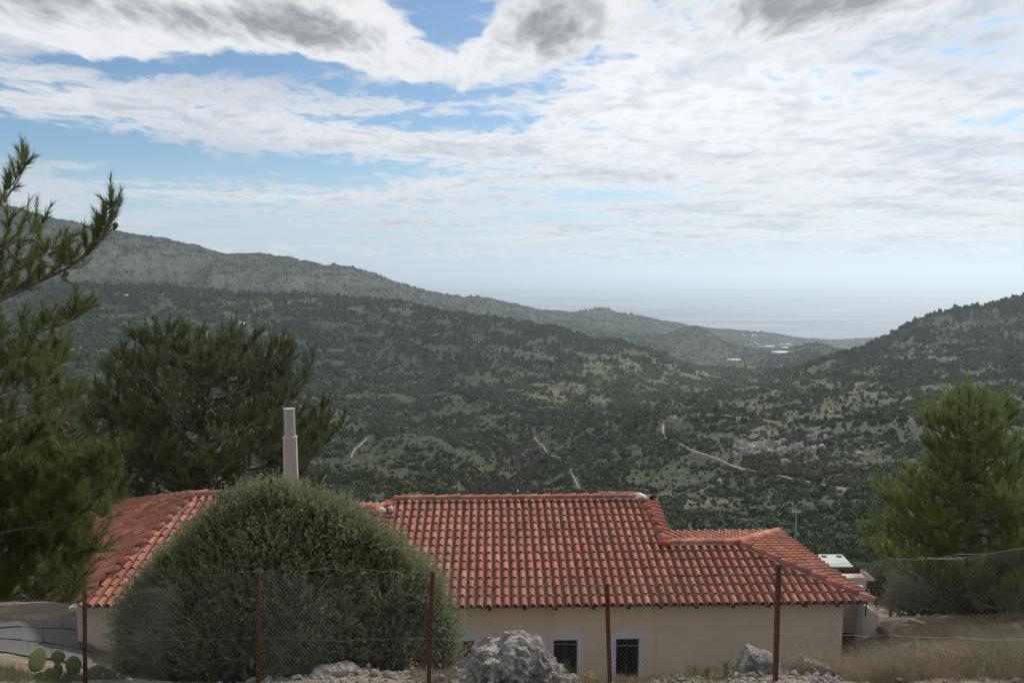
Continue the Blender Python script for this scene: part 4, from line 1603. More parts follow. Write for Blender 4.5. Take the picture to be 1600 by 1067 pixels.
def bark_f(t, bs):
    tc = t.n('ShaderNodeTexCoord').outputs['Object']
    n1 = t.noise(t.vmul(tc, (1, 1, 0.35)), 9, 5, 0.65)
    t.put(bs.inputs['Base Color'], t.mix(t.ramp(n1, 0.35, 0.65), (0.07, 0.052, 0.042), (0.19, 0.155, 0.135)))
    bump(t, bs, n1, 0.8, 0.02)


bark = principled('pine_bark', bark_f, rough=0.95)
grey_bark = principled('grey_twig', color=(0.23, 0.20, 0.175), rough=0.95)


def leaves_mesh(name, tris, tone, k=3):
    me = fast_mesh(name, tris.reshape(-1, 3), np.arange(tris.shape[0] * k).reshape(-1, k))
    a = me.attributes.new('tone', 'FLOAT', 'FACE')
    a.data.foreach_set('value', np.clip(tone, 0, 1).astype(np.float32))
    return me


class Pine:
    def __init__(self, seed, needle=0.11, width=0.0045, per=46, shoot=0.26):
        self.rn = random.Random(seed)
        self.np = np.random.RandomState(seed)
        self.wood = MB()
        self.sh = []                            # start, direction, length, tone
        self.needle, self.width, self.per, self.shoot = needle, width, per, shoot

    def path(self, pts, n=12):
        """resample a polyline smoothly"""
        pts = [Vector(p) for p in pts]
        for _ in range(2):
            nw = [pts[0]]
            for a, b in zip(pts, pts[1:]):
                nw += [a * 0.75 + b * 0.25, a * 0.25 + b * 0.75]
            pts = nw + [pts[-1]]
        cum = [0]
        for a, b in zip(pts, pts[1:]):
            cum.append(cum[-1] + (b - a).length)
        out = []
        for k in range(n):
            s = cum[-1] * k / (n - 1)
            i = max(j for j in range(len(cum)) if cum[j] <= s + 1e-9)
            i = min(i, len(pts) - 2)
            f = (s - cum[i]) / max(cum[i + 1] - cum[i], 1e-6)
            out.append(pts[i].lerp(pts[i + 1], f))
        return out, cum[-1]

    def shoots(self, p, d, L, every=0.10, bare=0.0, up=0.55):
        rn = self.rn
        n = max(1, int(L / every))
        for k in range(n):
            f = bare + (1 - bare) * (k + rn.random()) / n
            q = p + d * (L * f)
            dv = (d * 0.7 + Vector((rn.gauss(0, 0.55), rn.gauss(0, 0.55), rn.gauss(0, 0.3) + up))).normalized()
            self.sh.append((q, dv, self.shoot * rn.uniform(0.6, 1.15), rn.random()))
        self.sh.append((p + d * L, (d * 1.0 + Vector((0, 0, up * 0.8))).normalized(), self.shoot * rn.uniform(0.9, 1.3), rn.random()))

    def limb(self, pts, r0, start=0.3, blen=0.7, every=0.22, up=0.5, sub=True, dens=0.11):
        rn = self.rn
        pa, L = self.path(pts)
        rad = [max(r0 * (1 - 0.86 * k / (len(pa) - 1)), 0.005) for k in range(len(pa))]
        self.wood.tube(pa, rad, 6)
        n = max(2, int(L * (1 - start) / every))
        for k in range(n):
            s = start + (1 - start) * (k + rn.random() * 0.8) / n
            x = s * (len(pa) - 1)
            i = min(int(x), len(pa) - 2)
            p = pa[i].lerp(pa[i + 1], x - i)
            d = (pa[i + 1] - pa[i]).normalized()
            side = d.cross(Vector((0, 0, 1)))
            side = side.normalized() if side.length > 0.05 else Vector((1, 0, 0))
            sg = 1 if k % 2 else -1
            bd = (d * rn.uniform(0.35, 0.8) + side * sg * rn.uniform(0.3, 0.9) + Vector((0, 0, rn.uniform(0.0, 0.65)))).normalized()
            bl = blen * rn.uniform(0.45, 1.1) * (1.05 - 0.6 * max(0, s - 0.4))
            mid = p + bd * bl * 0.55
            ed = (bd + Vector((0, 0, up))).normalized()
            end = mid + ed * bl * 0.5
            rr = max(0.005, r0 * 0.28 * (1 - 0.6 * s))
            self.wood.tube([p, mid, end], [rr, rr * 0.7, rr * 0.4], 4, cap=False)
            self.shoots(p, bd, bl * 0.55, dens * 1.5, 0.35, up)
            self.shoots(mid, ed, bl * 0.5, dens, 0.0, up)
            if sub and bl > 0.45:
                for _ in range(2):
                    q = p.lerp(mid, rn.uniform(0.5, 1.0))
                    sd = (bd * 0.5 + Vector((rn.gauss(0, 0.5), rn.gauss(0, 0.5), rn.uniform(0, 0.6)))).normalized()
                    sl = bl * rn.uniform(0.35, 0.6)
                    self.wood.tube([q, q + sd * sl], [rr * 0.5, rr * 0.3], 4, cap=False)
                    self.shoots(q, sd, sl, dens * 1.1, 0.3, up)
        d = (pa[-1] - pa[-2]).normalized()
        self.shoots(pa[-3], d, (pa[-1] - pa[-3]).length, dens * 0.9, 0.0, up)

    def needles(self):
        r = self.np
        S, n = len(self.sh), self.per
        P = np.array([s[0] for s in self.sh])
        D = np.array([s[1] for s in self.sh])
        L = np.array([s[2] for s in self.sh])
        tn = np.array([s[3] for s in self.sh])
        ref = np.where(np.abs(D[:, 2:3]) < 0.9, np.array([[0, 0, 1.0]]), np.array([[1.0, 0, 0]]))
        A = np.cross(D, ref)
        A /= np.linalg.norm(A, axis=1)[:, None]
        B = np.cross(D, A)
        t = r.rand(S, n)
        ph = r.rand(S, n) * 6.283
        al = np.radians(20 + 34 * r.rand(S, n)) * (1 - 0.45 * t)
        base = P[:, None, :] + D[:, None, :] * (t * L[:, None])[:, :, None]
        rad = A[:, None, :] * np.cos(ph)[:, :, None] + B[:, None, :] * np.sin(ph)[:, :, None]
        nd = D[:, None, :] * np.cos(al)[:, :, None] + rad * np.sin(al)[:, :, None]
        ln = self.needle * (0.7 + 0.5 * r.rand(S, n))
        tip = base + nd * ln[:, :, None]
        w = np.cross(nd, r.normal(size=nd.shape))
        w /= np.linalg.norm(w, axis=2)[:, :, None] + 1e-9
        w *= self.width * 0.5
        tri = np.stack([base - w, base + w, tip], 2).reshape(-1, 3, 3)
        tone = (tn[:, None] * 0.5 + 0.5 * r.rand(S, n)).ravel()
        print('needles', len(tri))
        return leaves_mesh('needles', tri, tone)

    def build(self, root, mat, wmat=None):
        me = bpy.data.meshes.new('trunk')
        me.from_pydata(self.wood.v, [], self.wood.f)
        me.update()
        o = link('trunk', me, wmat or bark, root)
        c = link('crown', self.needles(), mat, root)
        return o, c


pine_green = leaf_mat('pine_needles', (0.070, 0.098, 0.028), (0.132, 0.166, 0.048), 0.32, 1.6, (0.22, 0.235, 0.08))
pine_dark = leaf_mat('dark_pine_needles', (0.065, 0.088, 0.038), (0.115, 0.140, 0.058), 0.3, 0.5, (0.17, 0.185, 0.08))
pine_bright = leaf_mat('bright_pine_needles', (0.110, 0.160, 0.042), (0.195, 0.250, 0.070), 0.36, 1.4, (0.28, 0.31, 0.10))  # the right pine's own vivid green

# --- pine that leans into the picture from the left: its trunk stands outside the frame
DN = 9.2
base = Vector((at(-190, 700, DN).x, DN, 0))
base.z = h1(base.x, base.y)
root = empty('pine_tree', (0, 0, 0))
tag(root, 'close pine whose needled branches reach in over the left edge', 'tree')
pt = Pine(3, 0.12, 0.0072, 60, 0.22)
top = at(-150, 120, DN)
pt.wood.tube([base - Vector((0, 0, 0.3)), base.lerp(top, 0.3) + Vector((0.1, 0, 0)), base.lerp(top, 0.65) + Vector((-0.05, 0.1, 0)), top], [0.16, 0.13, 0.09, 0.03], 10)
limbs = [([(-190, 560), (-60, 495), (0, 468), (60, 440), (110, 418), (145, 392), (168, 362), (180, 330)], 0.045, 0.30, 0.30, 0.10, 0.0),
         ([(-180, 430), (-60, 360), (-10, 325), (15, 305), (30, 280), (38, 262)], 0.035, 0.35, 0.34, 0.14, 0.1),
         ([(-180, 470), (-60, 420), (0, 392), (45, 365), (75, 392), (92, 420)], 0.03, 0.3, 0.42, 0.13, -0.2),
         ([(-190, 640), (-60, 570), (0, 540), (50, 520), (95, 508), (130, 492)], 0.045, 0.35, 0.50, 0.13, -0.2),
         ([(-190, 700), (-60, 620), (0, 590), (55, 590), (95, 575)], 0.04, 0.35, 0.50, 0.13, 0.2),
         ([(-190, 760), (-60, 690), (20, 655), (70, 640), (115, 625)], 0.04, 0.35, 0.44, 0.16, -0.3),
         ([(-190, 820), (-60, 780), (0, 760), (80, 752), (130, 745), (165, 738)], 0.05, 0.25, 0.60, 0.12, 0.0),
         ([(-190, 870), (-60, 830), (10, 800), (90, 795), (130, 790), (165, 800)], 0.05, 0.25, 0.60, 0.12, -0.4),
         ([(-190, 900), (-60, 870), (0, 850), (80, 845), (125, 850), (150, 858)], 0.045, 0.25, 0.60, 0.12, 0.3),
         ([(-190, 940), (-60, 915), (0, 900), (70, 895), (100, 905), (122, 915)], 0.045, 0.25, 0.55, 0.12, -0.2),
         ([(-190, 980), (-60, 950), (0, 935), (60, 935), (105, 942)], 0.04, 0.25, 0.50, 0.13, 0.2),
         ([(-190, 800), (-60, 740), (0, 720), (50, 715), (90, 722)], 0.04, 0.3, 0.55, 0.13, 0.5),
         ([(-190, 680), (-60, 610), (0, 570), (40, 555), (80, 548)], 0.035, 0.25, 0.50, 0.12, 0.4),
         ([(-190, 740), (-60, 660), (0, 625), (40, 610), (78, 600)], 0.035, 0.25, 0.50, 0.12, -0.4),
         ([(-190, 780), (-60, 710), (0, 690), (50, 682), (100, 678)], 0.035, 0.25, 0.50, 0.12, 0.3),
         ([(-190, 520), (-60, 470), (0, 440), (30, 420), (55, 405)], 0.03, 0.25, 0.42, 0.12, 0.3),
         ([(-190, 850), (-60, 800), (0, 780), (60, 770), (120, 775)], 0.04, 0.2, 0.55, 0.13, 0.6),
         ([(-190, 910), (-60, 860), (0, 830), (60, 822), (110, 825)], 0.04, 0.2, 0.55, 0.13, -0.5),
         ([(-190, 930), (-60, 890), (0, 872), (60, 870), (130, 880)], 0.04, 0.2, 0.55, 0.13, 0.6)]
for pts, r0, st, bl, ev, dy in limbs:
    n = len(pts)
    P3 = [at(px, py, DN + dy * k / n) for k, (px, py) in enumerate(pts)]
    low_ = pts[-1][1] > 690
    pt.limb(P3, r0, st, bl, ev * (0.8 if low_ else 1.0), 0.55, True, 0.05 if low_ else 0.075)
for k in range(16):                             # limbs away from the picture
    h = 0.25 + 0.7 * k / 16
    p = base.lerp(top, h)
    a = math.pi * 0.55 + k * 2.4 % (math.pi * 0.9)
    L = 2.2 * (1.15 - h)
    d = Vector((math.cos(a), math.sin(a), 0.25))
    pt.limb([p, p + d * L * 0.5, p + d * L + Vector((0, 0, 0.3 * L))], 0.035, 0.3, 0.55, 0.35, 0.5, False, 0.16)
wood_o, crown_o = pt.build(root, pine_green)
cone_me = None
for px, py in [(84, 578), (90, 586), (80, 590), (150, 668), (158, 661), (100, 660), (96, 668), (88, 525), (182, 348), (106, 425), (97, 432), (60, 640)]:
    m = MB()
    q = at(px, py, DN - 0.05)
    rn = random.Random(px)
    dv = Vector((rn.gauss(0, 0.4), rn.gauss(0, 0.4), -0.6)).normalized()
    m.tube([q, q + dv * 0.015, q + dv * 0.04, q + dv * 0.075, q + dv * 0.10], [0.006, 0.026, 0.031, 0.020, 0.004], 8)
    m.build('cone', principled('pine_cone', color=(0.085, 0.045, 0.03), rough=0.8) if cone_me is None else cone_me, root, True)
    cone_me = cone_me or bpy.data.materials['pine_cone']


def stand_pine(label, px, D, top_py, width, seed, mat, needle, nwidth, per, shoot, n_limb, tilt=0.0, low=0.12, prof=None, blen=1.0, dens=0.2, clump=0.3, every=0.34):
    x = at(px, 600, D).x
    b = Vector((x, D, h1(x, D)))
    tp = at(px + tilt, top_py, D)
    H = tp.z - b.z
    root = empty('pine_tree', tuple(b))
    tag(root, label, 'tree')
    P = Pine(seed, needle, nwidth, per, shoot)
    rn = P.rn
    tl = Vector((tp.x - b.x, 0, H))
    tr = [Vector((0, 0, -0.4)), tl * 0.3 + Vector((0.15, 0, 0)), tl * 0.6 + Vector((-0.15, 0.1, 0)), tl * 0.86, tl * 0.97]
    P.wood.tube(tr, [0.26, 0.2, 0.13, 0.05, 0.02], 10)
    for k in range(n_limb):
        h = low + (0.95 - low) * k / n_limb
        i = min(int(h * 4), 3)
        p = tl * h
        a = k * 2.39996 + rn.uniform(-0.3, 0.3)
        L = width * (prof(h) if prof else (1 - h) ** 0.7) * rn.uniform(0.75, 1.12)
        d = Vector((math.cos(a), math.sin(a), rn.uniform(0.02, 0.3)))
        P.limb([p, p + d * L * 0.45, p + d * L * 0.8 + Vector((0, 0, 0.10 * L)), p + d * L + Vector((0, 0, 0.28 * L))], 0.05 + 0.03 * L / width, clump, blen * (0.6 + 0.5 * L / width), every, 0.6, True, dens)
    P.shoots(tl * 0.84, Vector((0, 0, 1)), H * 0.14, 0.08, 0, 0.6)
    P.build(root, mat)
    return root


stand_pine('broad dark pine standing behind the left end of the house', 345, 30.0, 522, 4.5, 21, pine_dark, 0.20, 0.022, 44, 0.44, 84, tilt=-40, low=0.16,
           prof=lambda h: min(1.0, 0.7 + 1.0 * h) * (1 - max(0, h - 0.55) / 0.5) ** 0.6, blen=1.35, dens=0.17, clump=0.35, every=0.42)
stand_pine('bushy pine growing further down behind the close pine branches', 110, 33.0, 600, 3.4, 33, pine_dark, 0.20, 0.026, 40, 0.44, 40, low=0.15, prof=lambda h: (1 - h) ** 0.5, blen=1.1, dens=0.2, every=0.42)
stand_pine('bright green pine beyond the fence at the right edge', 1535, 21.5, 612, 3.7, 47, pine_bright, 0.17, 0.015, 46, 0.36, 64, tilt=-20, low=0.06,
           prof=lambda h: (1.0 - 0.94 * h) ** 0.85 * (0.72 + 0.28 * math.sin(9 * h + 1.0) ** 2) if h > 0.12 else 0.85, blen=0.85, dens=0.125, clump=0.2, every=0.26)

# --- big olive-leaved shrub in front of the house
def sprig_shrub(name, label, cat, lobes, n_sprig, leaf, per, mat, seed, up=0.5, length=0.32, inner=0.25, trunk=None, core=0, skip=0):
    r = np.random.RandomState(seed)
    L = np.array(lobes)                          # x y z rx ry rz in world space
    wts = (L[:, 3] * L[:, 5])
    lt = r.rand(len(L))
    ws = wts.copy()
    ws[:skip] *= 0.12
    pick = r.choice(len(L), n_sprig, p=ws / ws.sum())
    d = r.normal(size=(n_sprig, 3))
    d /= np.linalg.norm(d, axis=1)[:, None]
    rad = np.where(r.rand(n_sprig) < inner, 0.45 + 0.4 * r.rand(n_sprig), 0.80 + 0.22 * r.rand(n_sprig))
    c = L[pick, :3] + d * L[pick, 3:6] * rad[:, None]
    keep = np.ones(n_sprig, bool)
    for k in range(len(L)):                       # drop sprigs buried deep inside another lobe
        q = (((c - L[k, :3]) / L[k, 3:6]) ** 2).sum(1)
        keep &= ~((q < 0.5) & (pick != k) & (r.rand(n_sprig) < 0.85))
    gz = hgt(c[:, 0], c[:, 1])
    keep &= c[:, 2] > gz + 0.05
    c, d, pick = c[keep], d[keep], pick[keep]
    S = len(c)
    ax = d * 0.55 + np.array([0, 0, up]) + 0.35 * r.normal(size=(S, 3))
    ax /= np.linalg.norm(ax, axis=1)[:, None]
    SL = length * (0.5 + 0.7 * r.rand(S) + 1.0 * r.rand(S) ** 6)
    t = (np.arange(per)[None, :] + r.rand(S, per)) / per
    base = c[:, None, :] + ax[:, None, :] * (t * SL[:, None])[:, :, None]
    side = r.normal(size=(S, per, 3))
    side -= (side * ax[:, None, :]).sum(2)[:, :, None] * ax[:, None, :]
    side /= np.linalg.norm(side, axis=2)[:, :, None] + 1e-9
    ld = ax[:, None, :] * (0.55 + 0.5 * t)[:, :, None] + side * 0.8
    ld /= np.linalg.norm(ld, axis=2)[:, :, None]
    ll = leaf[0] * (0.65 + 0.6 * r.rand(S, per)) * (1.1 - 0.4 * t)
    w = np.cross(ld, r.normal(size=(S, per, 3)))
    w /= np.linalg.norm(w, axis=2)[:, :, None] + 1e-9
    w *= leaf[1] * 0.5
    tip = base + ld * ll[:, :, None]
    mid = base + ld * (ll * 0.5)[:, :, None]
    quad = np.stack([base, mid + w, tip, mid - w], 2).reshape(-1, 4, 3)
    sp = 0.35 * r.rand(S) + 0.65 * lt[pick]
    tone = np.clip(sp[:, None] * 0.85 + 0.5 * t * r.rand(S, per), 0, 1).ravel()
    if core:                                      # oversized dark leaves added inside to block light
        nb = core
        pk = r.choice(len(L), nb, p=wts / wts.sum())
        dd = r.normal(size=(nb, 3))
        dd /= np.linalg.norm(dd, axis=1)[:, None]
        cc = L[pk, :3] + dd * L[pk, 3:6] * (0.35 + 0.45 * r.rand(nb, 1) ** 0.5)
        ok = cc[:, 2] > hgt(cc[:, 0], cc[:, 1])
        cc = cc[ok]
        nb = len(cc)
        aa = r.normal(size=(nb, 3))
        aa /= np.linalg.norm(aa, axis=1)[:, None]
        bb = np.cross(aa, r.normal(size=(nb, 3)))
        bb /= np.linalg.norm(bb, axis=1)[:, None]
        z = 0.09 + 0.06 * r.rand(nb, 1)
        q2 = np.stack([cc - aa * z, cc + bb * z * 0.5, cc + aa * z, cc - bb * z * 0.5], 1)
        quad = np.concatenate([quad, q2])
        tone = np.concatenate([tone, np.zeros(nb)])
    print(name, 'leaves', len(quad))
    me = fast_mesh('foliage', quad.reshape(-1, 3), np.arange(len(quad) * 4).reshape(-1, 4))
    a = me.attributes.new('tone', 'FLOAT', 'FACE')
    a.data.foreach_set('value', tone.astype(np.float32))
    root = empty(name, (0, 0, 0))
    tag(root, label, cat)
    link('foliage', me, mat, root)
    m = MB()
    tx, ty = trunk if trunk else (L[:, 0].mean(), L[:, 1].mean())
    gz0 = h1(tx, ty)
    rn = random.Random(seed)
    for k in range(len(L)):
        e = Vector(L[k, :3])
        b = Vector((tx + rn.uniform(-0.25, 0.25), ty + rn.uniform(-0.2, 0.2), gz0 - 0.1))
        mid = b.lerp(e, 0.5) + Vector((rn.uniform(-0.2, 0.2), rn.uniform(-0.2, 0.2), 0.15))
        m.tube([b, mid, e], [0.07, 0.05, 0.02], 6)
        for _ in range(5):
            dv = Vector((rn.gauss(0, 1), rn.gauss(0, 1), rn.gauss(0.4, 0.7))).normalized()
            m.tube([e, e + Vector((dv.x * L[k, 3], dv.y * L[k, 4], dv.z * L[k, 5])) * 0.8], [0.018, 0.006], 4, cap=False)
    m.build('stem', grey_bark, root)
    return root


def lobe(px, py, D, rpx, rpy=None, dy=None):
    c = at(px, py, D)
    s = D / F
    rpy = rpy or rpx
    return (c.x, c.y, c.z, rpx * s, (dy or (rpx * s)), rpy * s)


olive = leaf_mat('olive_leaves', (0.098, 0.122, 0.050), (0.195, 0.218, 0.102), 0.30, 0.9, (0.43, 0.44, 0.265))
lb = [lobe(430, 905, 15.0, 112, 85, 1.2), lobe(330, 935, 14.6, 88, 80, 1.0), lobe(540, 920, 14.7, 98, 80, 1.1), lobe(430, 1010, 14.1, 145, 80, 1.0), lobe(300, 1030, 14.0, 88, 62, 0.8), lobe(580, 1020, 14.0, 92, 66, 0.8)]
rl = random.Random(4)
for px, py, rr_ in [(432, 790, 30), (408, 800, 40), (372, 822, 44), (345, 850, 46), (318, 878, 44), (286, 905, 46), (258, 930, 44), (232, 965, 42), (216, 1000, 36), (212, 1035, 32),
                    (455, 812, 44), (492, 826, 46), (528, 845, 46), (560, 862, 44), (596, 876, 44), (628, 900, 42), (652, 930, 40), (668, 965, 42), (682, 1000, 38), (690, 1035, 30),
                    (420, 860, 52), (480, 880, 50), (360, 900, 50), (540, 905, 50), (600, 935, 46), (310, 950, 50), (270, 985, 46), (400, 930, 56), (460, 945, 56), (520, 965, 54),
                    (340, 990, 52), (400, 1005, 54), (470, 1015, 54), (545, 1020, 52), (610, 1000, 48), (640, 1040, 36), (270, 1040, 40), (330, 1045, 44)]:
    edge = abs(px - 440) / 240.0
    lb.append(lobe(px, py, 13.6 - 1.05 * math.cos(min(edge, 1) * 1.5) + 0.0025 * max(0, 1000 - py) * 2.2 + rl.uniform(-0.12, 0.12), rr_ * rl.uniform(0.66, 1.08), rr_ * rl.uniform(0.62, 1.08)))
for k in range(34):                               # stray tufts that break the outline
    a = math.pi * (0.02 + 0.96 * k / 33) + rl.uniform(-0.04, 0.04)
    rx, ry = 226 + rl.uniform(-12, 14), 205 + rl.uniform(-12, 20)
    px, py = 445 + rx * math.cos(a), 1008 - ry * math.sin(a) ** 1.15
    lb.append(lobe(px, py, 13.9 + rl.uniform(-0.5, 0.5), rl.uniform(8, 19), rl.uniform(10, 24)))
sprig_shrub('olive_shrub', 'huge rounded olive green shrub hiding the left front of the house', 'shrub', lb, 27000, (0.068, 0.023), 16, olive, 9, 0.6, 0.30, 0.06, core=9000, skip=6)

# --- shrubs on the falling ground to the right
grey_leaf = leaf_mat('grey_shrub_leaves', (0.15, 0.155, 0.105), (0.23, 0.225, 0.165), 0.2, 2.0, (0.31, 0.29, 0.21))
dark_leaf = leaf_mat('dark_shrub_leaves', (0.060, 0.090, 0.034), (0.095, 0.130, 0.05), 0.25, 2.0, (0.13, 0.165, 0.06))
sprig_shrub('grey_shrub', 'twiggy grey shrub beyond the bare soil and left of the bright pine', 'shrub', [lobe(1440, 925, 23.5, 45, 42, 0.9), lobe(1478, 935, 23.0, 40, 36, 0.8), lobe(1410, 950, 23.2, 26, 24, 0.5)], 2600, (0.07, 0.02), 12, grey_leaf, 12, 0.9, 0.5, 0.4, core=300)
sprig_shrub('dark_shrub', 'dark green shrub under the bright pine by the fence', 'shrub', [lobe(1535, 945, 22.0, 62, 50, 1.2), lobe(1590, 940, 21.5, 55, 62, 1.2), lobe(1500, 960, 21.5, 30, 28, 0.6)], 4600, (0.09, 0.034), 14, dark_leaf, 13, 0.6, 0.4, 0.3, core=1800)
sprig_shrub('green_shrub', 'rounded green shrub directly behind the rendered buttress', 'shrub', [lobe(1390, 920, 27.0, 30, 26, 0.9), lobe(1420, 905, 29.0, 32, 28, 0.9)], 2600, (0.09, 0.034), 12, dark_leaf, 14, 0.6, 0.4, 0.3, core=1000)

# ------------------------------------------------------------------ fence
def rust_f(t, bs):
    tc = t.n('ShaderNodeNewGeometry').outputs['Position']
    n1 = t.noise(tc, 18, 5, 0.7)
    c = t.mix(t.ramp(n1, 0.35, 0.68), (0.060, 0.020, 0.013), (0.135, 0.050, 0.028))
    c = t.mix(t.ramp(t.noise(tc, 60, 3), 0.62, 0.72), c, (0.24, 0.17, 0.13))
    t.put(bs.inputs['Base Color'], c)
    bump(t, bs, n1, 0.5, 0.004)


rust = principled('rusty_iron', rust_f, rough=0.9)
wire_mat = principled('galvanised_wire', color=(0.18, 0.20, 0.19), rough=0.5, Metallic=0.4)
fence = empty('chain_link_fence', (0, 0, 0))
tag(fence, 'chain link fence on rusty angle iron posts across the foreground', 'fence')
# picture x of foot and head, picture y of the head, distance
posts = [(-140, -140, 890, 11.3), (133, 132, 893, 11.2), (403, 404, 890, 11.1), (670, 676, 893, 11.1), (953, 948, 912, 11.1), (1213, 1218, 882, 11.0), (1655, 1652, 846, 10.2)]
heads, feet = [], []
for fx, hx, hy, D in posts:
    hd = at(hx, hy, D)
    ft = at(fx, 1060, D)
    ft.z = h1(ft.x, ft.y) - 0.25
    k = (hd.z - ft.z) / (hd.z - at(fx, 1060, D).z)
    ft.x = hd.x + (at(fx, 1060, D).x - hd.x) * k
    heads.append(hd)
    feet.append(ft)
    m = MB()
    w, th = 0.062, 0.008                          # L section
    ring = [(0, 0), (w, 0), (w, th), (th, th), (th, w), (0, w)]
    rz = random.uniform(-0.3, 0.3)
    cs, sn = math.cos(rz), math.sin(rz)
    i = len(m.v)
    for q in (ft, hd):
        for a, b in ring:
            m.v.append((q.x + (a - w / 2) * cs - b * sn, q.y + (a - w / 2) * sn + b * cs, q.z))
    for j in range(6):
        m.f.append((i + j, i + (j + 1) % 6, i + 6 + (j + 1) % 6, i + 6 + j))
    m.f += [(i + 6, i + 7, i + 8, i + 9), (i + 6, i + 9, i + 10, i + 11)]
    m.build('post', rust, fence)

mesh = MB()


def prism(mb, a, b, r):
    d = (b - a)
    if d.length < 1e-4:
        return
    d.normalize()
    u = d.orthogonal().normalized()
    v = d.cross(u)
    i = len(mb.v)
    for q in (a, b):
        for k in range(3):
            an = 2.0944 * k
            mb.v.append(tuple(q + (u * math.cos(an) + v * math.sin(an)) * r))
    for k in range(3):
        mb.f.append((i + k, i + (k + 1) % 3, i + 3 + (k + 1) % 3, i + 3 + k))


CELL = 0.066
tension = [MB(), MB(), MB()]
for k in range(len(posts) - 1):
    A0, A1 = feet[k] + Vector((0, -0.01, 0)), feet[k + 1] + Vector((0, -0.01, 0))
    B0, B1 = heads[k] + Vector((0, -0.01, -0.02)), heads[k + 1] + Vector((0, -0.01, -0.02))
    lift = 0.10 if k == 2 else 0.0
    L = (B1 - B0).length

    def fp(s, t):
        """point of the sagging net: s metres along, t metres up from the foot"""
        f = s / L
        lo, hi = A0.lerp(A1, f), B0.lerp(B1, f)
        H = hi.z - lo.z
        sag = -0.045 * math.sin(math.pi * f) * (t / 1.6) + 0.012 * math.sin(7 * f + k)
        q = lo.lerp(hi, t / H)
        return q + Vector((0, 0.03 * math.sin(3.1 * s + k) * math.sin(2.2 * t + 1), sag))

    def top_at(s):
        f = min(max(s / L, 0), 1)
        return (B0.lerp(B1, f) - A0.lerp(A1, f)).z
    Hm = max(top_at(0), top_at(L))
    n = int((L + Hm) / CELL) + 1
    for sg in (1, -1):
        for q in range(n):
            s0 = -Hm + q * CELL if sg == 1 else q * CELL
            pts = []
            st = 9
            for e in range(st + 1):
                t = Hm * e / st
                s = s0 + sg * t
                pts.append((s, t))
            for (sa, ta), (sb, tb) in zip(pts, pts[1:]):
                if max(sa, sb) < 0 or min(sa, sb) > L:
                    continue
                for _ in range(2):
                    if sa < 0:
                        ta, sa = ta + (0 - sa) * (tb - ta) / (sb - sa), 0
                    if sb < 0:
                        tb, sb = tb + (0 - sb) * (ta - tb) / (sa - sb), 0
                    if sa > L:
                        ta, sa = ta + (L - sa) * (tb - ta) / (sb - sa), L
                    if sb > L:
                        tb, sb = tb + (L - sb) * (ta - tb) / (sa - sb), L
                h_ = top_at((sa + sb) / 2)
                if min(ta, tb) >= h_:
                    continue
                prism(mesh, fp(sa, min(ta, h_)), fp(sb, min(tb, h_)), 0.00115)
    for w_, (mb, fr) in enumerate(zip(tension, (1.0, 0.5, 0.12))):
        pts = []
        for e in range(13):
            s = L * e / 12
            wob = 0.03 * math.sin(2.3 * e + k * 1.7) * math.sin(math.pi * e / 12) * (1.0 if fr == 1.0 else 0.6)
            pts.append(fp(s, top_at(s) * fr) + Vector((0, -0.004, wob + (lift * math.sin(math.pi * e / 12) if fr == 1.0 else 0))))
        mb.tube(pts, 0.0024, 4, cap=False)
o = mesh.build('wire_netting', wire_mat, fence)
o['kind'] = 'stuff'
for mb in tension:
    mb.build('tension_wire', wire_mat, fence)

# ------------------------------------------------------------------ stones
def stone_f(t, bs):
    tc = t.n('ShaderNodeTexCoord').outputs['Object']
    n1 = t.noise(tc, 2.2, 7, 0.68)
    n2 = t.noise(tc, 9, 6, 0.72)
    n3 = t.noise(t.vmul(tc, (3.5, 3.5, 0.8)), 2.0, 5, 0.65)
    c = t.mix(t.ramp(n1, 0.36, 0.62), (0.17, 0.155, 0.142), (0.40, 0.37, 0.335))
    c = t.mix(t.ramp(n3, 0.50, 0.66, 0, 0.75), c, (0.155, 0.14, 0.13))
    c = t.mix(t.ramp(t.noise(tc, 1.5, 4), 0.52, 0.68, 0, 0.6), c, (0.34, 0.235, 0.15))
    c = t.mix(t.ramp(n2, 0.58, 0.72, 0, 0.6), c, (0.52, 0.49, 0.455))
    c = t.mix(t.ramp(n2, 0.45, 0.33, 0, 0.85), c, (0.075, 0.066, 0.058))
    ck = t.n('ShaderNodeTexVoronoi', {'Vector': t.vmul(tc, (1, 1, 0.55)), 'Scale': 5.0}, feature='DISTANCE_TO_EDGE').outputs[0]
    c = t.mix(t.ramp(ck, 0.0, 0.05, 0.7, 0.0), c, (0.06, 0.05, 0.045))
    t.put(bs.inputs['Base Color'], c)
    bump(t, bs, n2, 0.9, 0.03)


limestone = principled('weathered_limestone', stone_f, rough=0.95)


